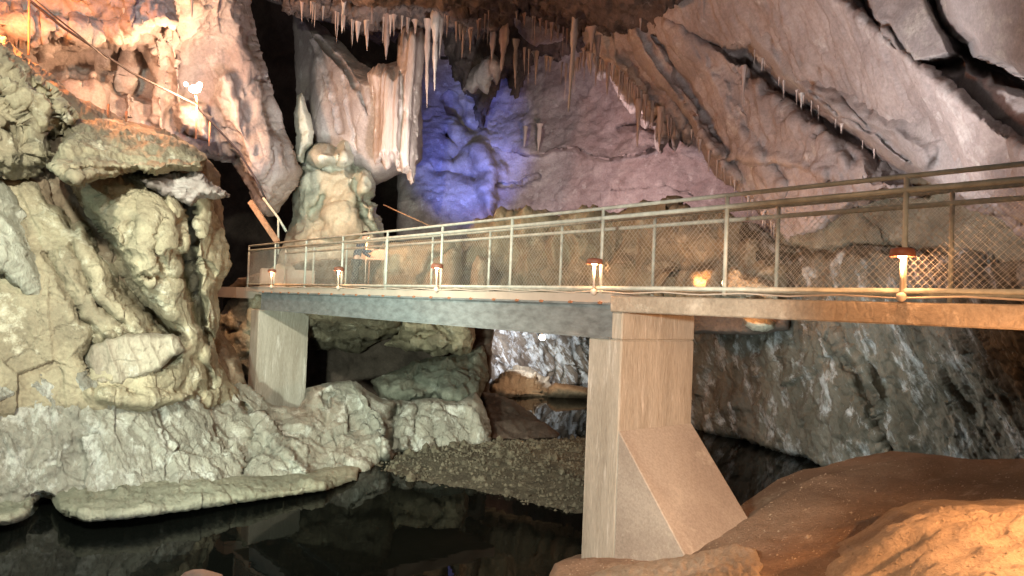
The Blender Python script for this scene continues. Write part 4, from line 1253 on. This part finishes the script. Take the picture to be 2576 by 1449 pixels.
def stalactite(x, y0, y1, w, Z, mt, label, group, rs):
    top, bot = P(x, y0, Z), P(x, y1, Z)
    bot[0], bot[1] = top[0], top[1]
    L_ = top[2] - bot[2]
    r0 = w * Z / F / 2
    n, seg = max(7, min(26, int(L_ / .09))), 10
    ts = np.linspace(0, 1, n)
    ph = rs.rand(3) * 6
    V_, Q_ = [], []
    kx, ky = rs.uniform(-.04, .04, 2) * L_
    for i, t in enumerate(ts):
        r = r0 * ((1 - t) ** .75 * .92 + .08) * (1 + .22 * math.sin(6 * t * L_ + ph[0]) + .10 * math.sin(19 * t * L_ + ph[1])) * (1 + .5 * max(0, 1 - t * 3) ** 2)
        if i == n - 1:
            r = r0 * .03
        for k in range(seg):
            a = 2 * math.pi * k / seg
            rr = r * (1 + .16 * math.sin(3 * a + ph[2] + 1.2 * t) + .07 * math.sin(5 * a + ph[0]))
            V_.append((rr * math.cos(a) + kx * t * t, rr * math.sin(a) + ky * t * t, -t * L_))
    for i in range(n - 1):
        for k in range(seg):
            Q_.append((i * seg + k, (i + 1) * seg + k, (i + 1) * seg + (k + 1) % seg, i * seg + (k + 1) % seg))
    o = link('stalactite', np_mesh('stalactite', np.array(V_), np.array(Q_), M_sta[mt]), None, Vector(top))
    return tagit(o, label, 'stalactite', group)


rs = np.random.RandomState(21)
single = [
    (1275, 5, 182, 34, 24.5, 'p', 'thickest pinkish stalactite hanging before the dark ceiling at top centre'),
    (1245, 15, 156, 26, 24.8, 'p', 'ragged pinkish stalactite just left of the thickest one at top centre'),
    (1448, -10, 286, 20, 22.5, 'g', 'very long slim pale stalactite reaching down over the blue-lit wall'),
    (1098, 25, 231, 20, 23, 'g', 'long pale stalactite right of the fluted stone curtain'),
    (1077, 50, 272, 15, 23.2, 'p', 'long thin brownish stalactite hugging the right edge of the fluted curtain'),
    (1112, 30, 150, 12, 23.1, 'p', 'short slim stalactite right of the long pale one by the curtain'),
    (866, -15, 84, 13, 22, 'g', 'thin violet-grey stalactite in front of the dark ceiling above the smooth hanging wall'),
    (938, -15, 62, 8, 22, 'b', 'needle-thin dark stalactite left of the curtain top'),
    (975, 30, 150, 22, 23.4, 'b', 'stubby grey stalactite in the notch above the fluted curtain'),
    (484, -15, 48, 11, 18.6, 'g', 'short whitish stalactite at the top edge above the flood lamp'),
    (438, 5, 112, 12, 18.8, 'p', 'slim pale stalactite on the orange wall left of the flood lamp'),
    (313, 8, 46, 14, 18, 'g', 'small blunt white stalactite at the top of the orange wall'),
    (336, 20, 96, 15, 18.2, 'g', 'bluish white stalactite on the dark orange wall, next to the small blunt one'),
    (1298, 100, 226, 13, 25, 'b', 'brownish stalactite below and right of the thickest pinkish one'),
    (1490, 70, 168, 16, 22.5, 'p', 'stout stalactite right beside the very long slim pale one'),
    (1505, 90, 191, 13, 22.6, 'p', 'stalactite second to the right of the very long pale one'),
    (1615, -20, 77, 16, 20.3, 'p', 'stalactite at the top edge left of the slanting pale rib'),
    (1677, -20, 100, 15, 19.8, 'p', 'tapering stalactite at the top edge on the slanting rib'),
    (1770, -20, 52, 11, 17.3, 'p', 'short stalactite at the top edge left of the big smooth slab'),
    (1872, 165, 274, 10, 15.9, 'p', 'thin stalactite hanging from the lip of the big smooth slab'),
    (1322, 318, 372, 12, 31.2, 'p', 'small stalactite on the ledge, left of a pair below the blue light'),
    (1358, 312, 388, 13, 31.0, 'p', 'small stalactite on the ledge, right of a pair below the blue light'),
    (1608, 250, 372, 13, 22, 'p', 'drooping stalactite at the left of the ragged fringe beside the rib'),
    (1662, 270, 384, 15, 21.6, 'p', 'drooping stalactite in the middle of the ragged fringe beside the rib'),
    (2016, 235, 275, 9, 14.6, 'g', 'short pale stalactite under the middle of the slab lip')]
for x, y0, y1, w, Z, mt, lb in single:
    stalactite(x, y0, y1, w, Z, mt, lb, 'stalactites of the cave', rs)
fringes = [
    ([(760, 10), (840, 40), (900, 70), (1000, 50), (1060, 70)], 15, 21.8, 'p', (20, 60), 'small dark drip stalactite in the fringe of the ceiling above the hanging wall'),
    ([(1120, 50), (1180, 90), (1230, 40)], 9, 22.2, 'b', (20, 70), 'small dark drip stalactite in the gap left of the thickest pinkish one'),
    ([(1300, 40), (1440, 90)], 8, 23.4, 'b', (20, 60), 'small drip stalactite before the blue-grey rock patch at top centre'),
    ([(1310, 130), (1440, 180), (1480, 120)], 12, 25.5, 'p', (25, 80), 'small drip stalactite in the row above the blue-lit wall'),
    ([(1470, 140), (1560, 190), (1620, 250), (1700, 320)], 22, 22.3, 'p', (25, 75), 'short stalactite in the ragged fringe left of the slanting rib'),
    ([(1890, 130), (1962, 210), (2060, 280), (2200, 390)], 9, 15.2, 'p', (10, 28), 'tiny drip stalactite along the lip of the big smooth slab'),
    ([(1740, 340), (1850, 470), (1960, 590)], 12, 19.4, 'p', (12, 40), 'small drip stalactite along the lower edge of the slanting rib')]
for pl, n, Z, mt, (l0, l1), lb in fringes:
    n = int(n * 1.6)
    for i in range(n):
        t = min(.999, max(0, (i + .5 + rs.uniform(-1.1, 1.1)) / n)) * (len(pl) - 1)
        k = min(int(t), len(pl) - 2)
        x = pl[k][0] + (pl[k + 1][0] - pl[k][0]) * (t - k)
        y = pl[k][1] + (pl[k + 1][1] - pl[k][1]) * (t - k)
        ln = l0 + (l1 - l0) * rs.rand() ** 2 * 1.15
        zz = Z + rs.uniform(-.35, .35) - (0 if pl[0][0] != 1890 else (x - 1890) / 310 * 3.6) - (0 if pl[0][0] != 1740 else (x - 1740) / 220 * 1.5)
        stalactite(x, y - 14, y + ln, (3.5 + 8 * rs.rand() ** 2) * (.6 if pl[0][0] == 1890 else 1), zz, mt, lb, lb.replace('small ', '').replace('short ', '').replace('tiny ', '') + ' row', rs)
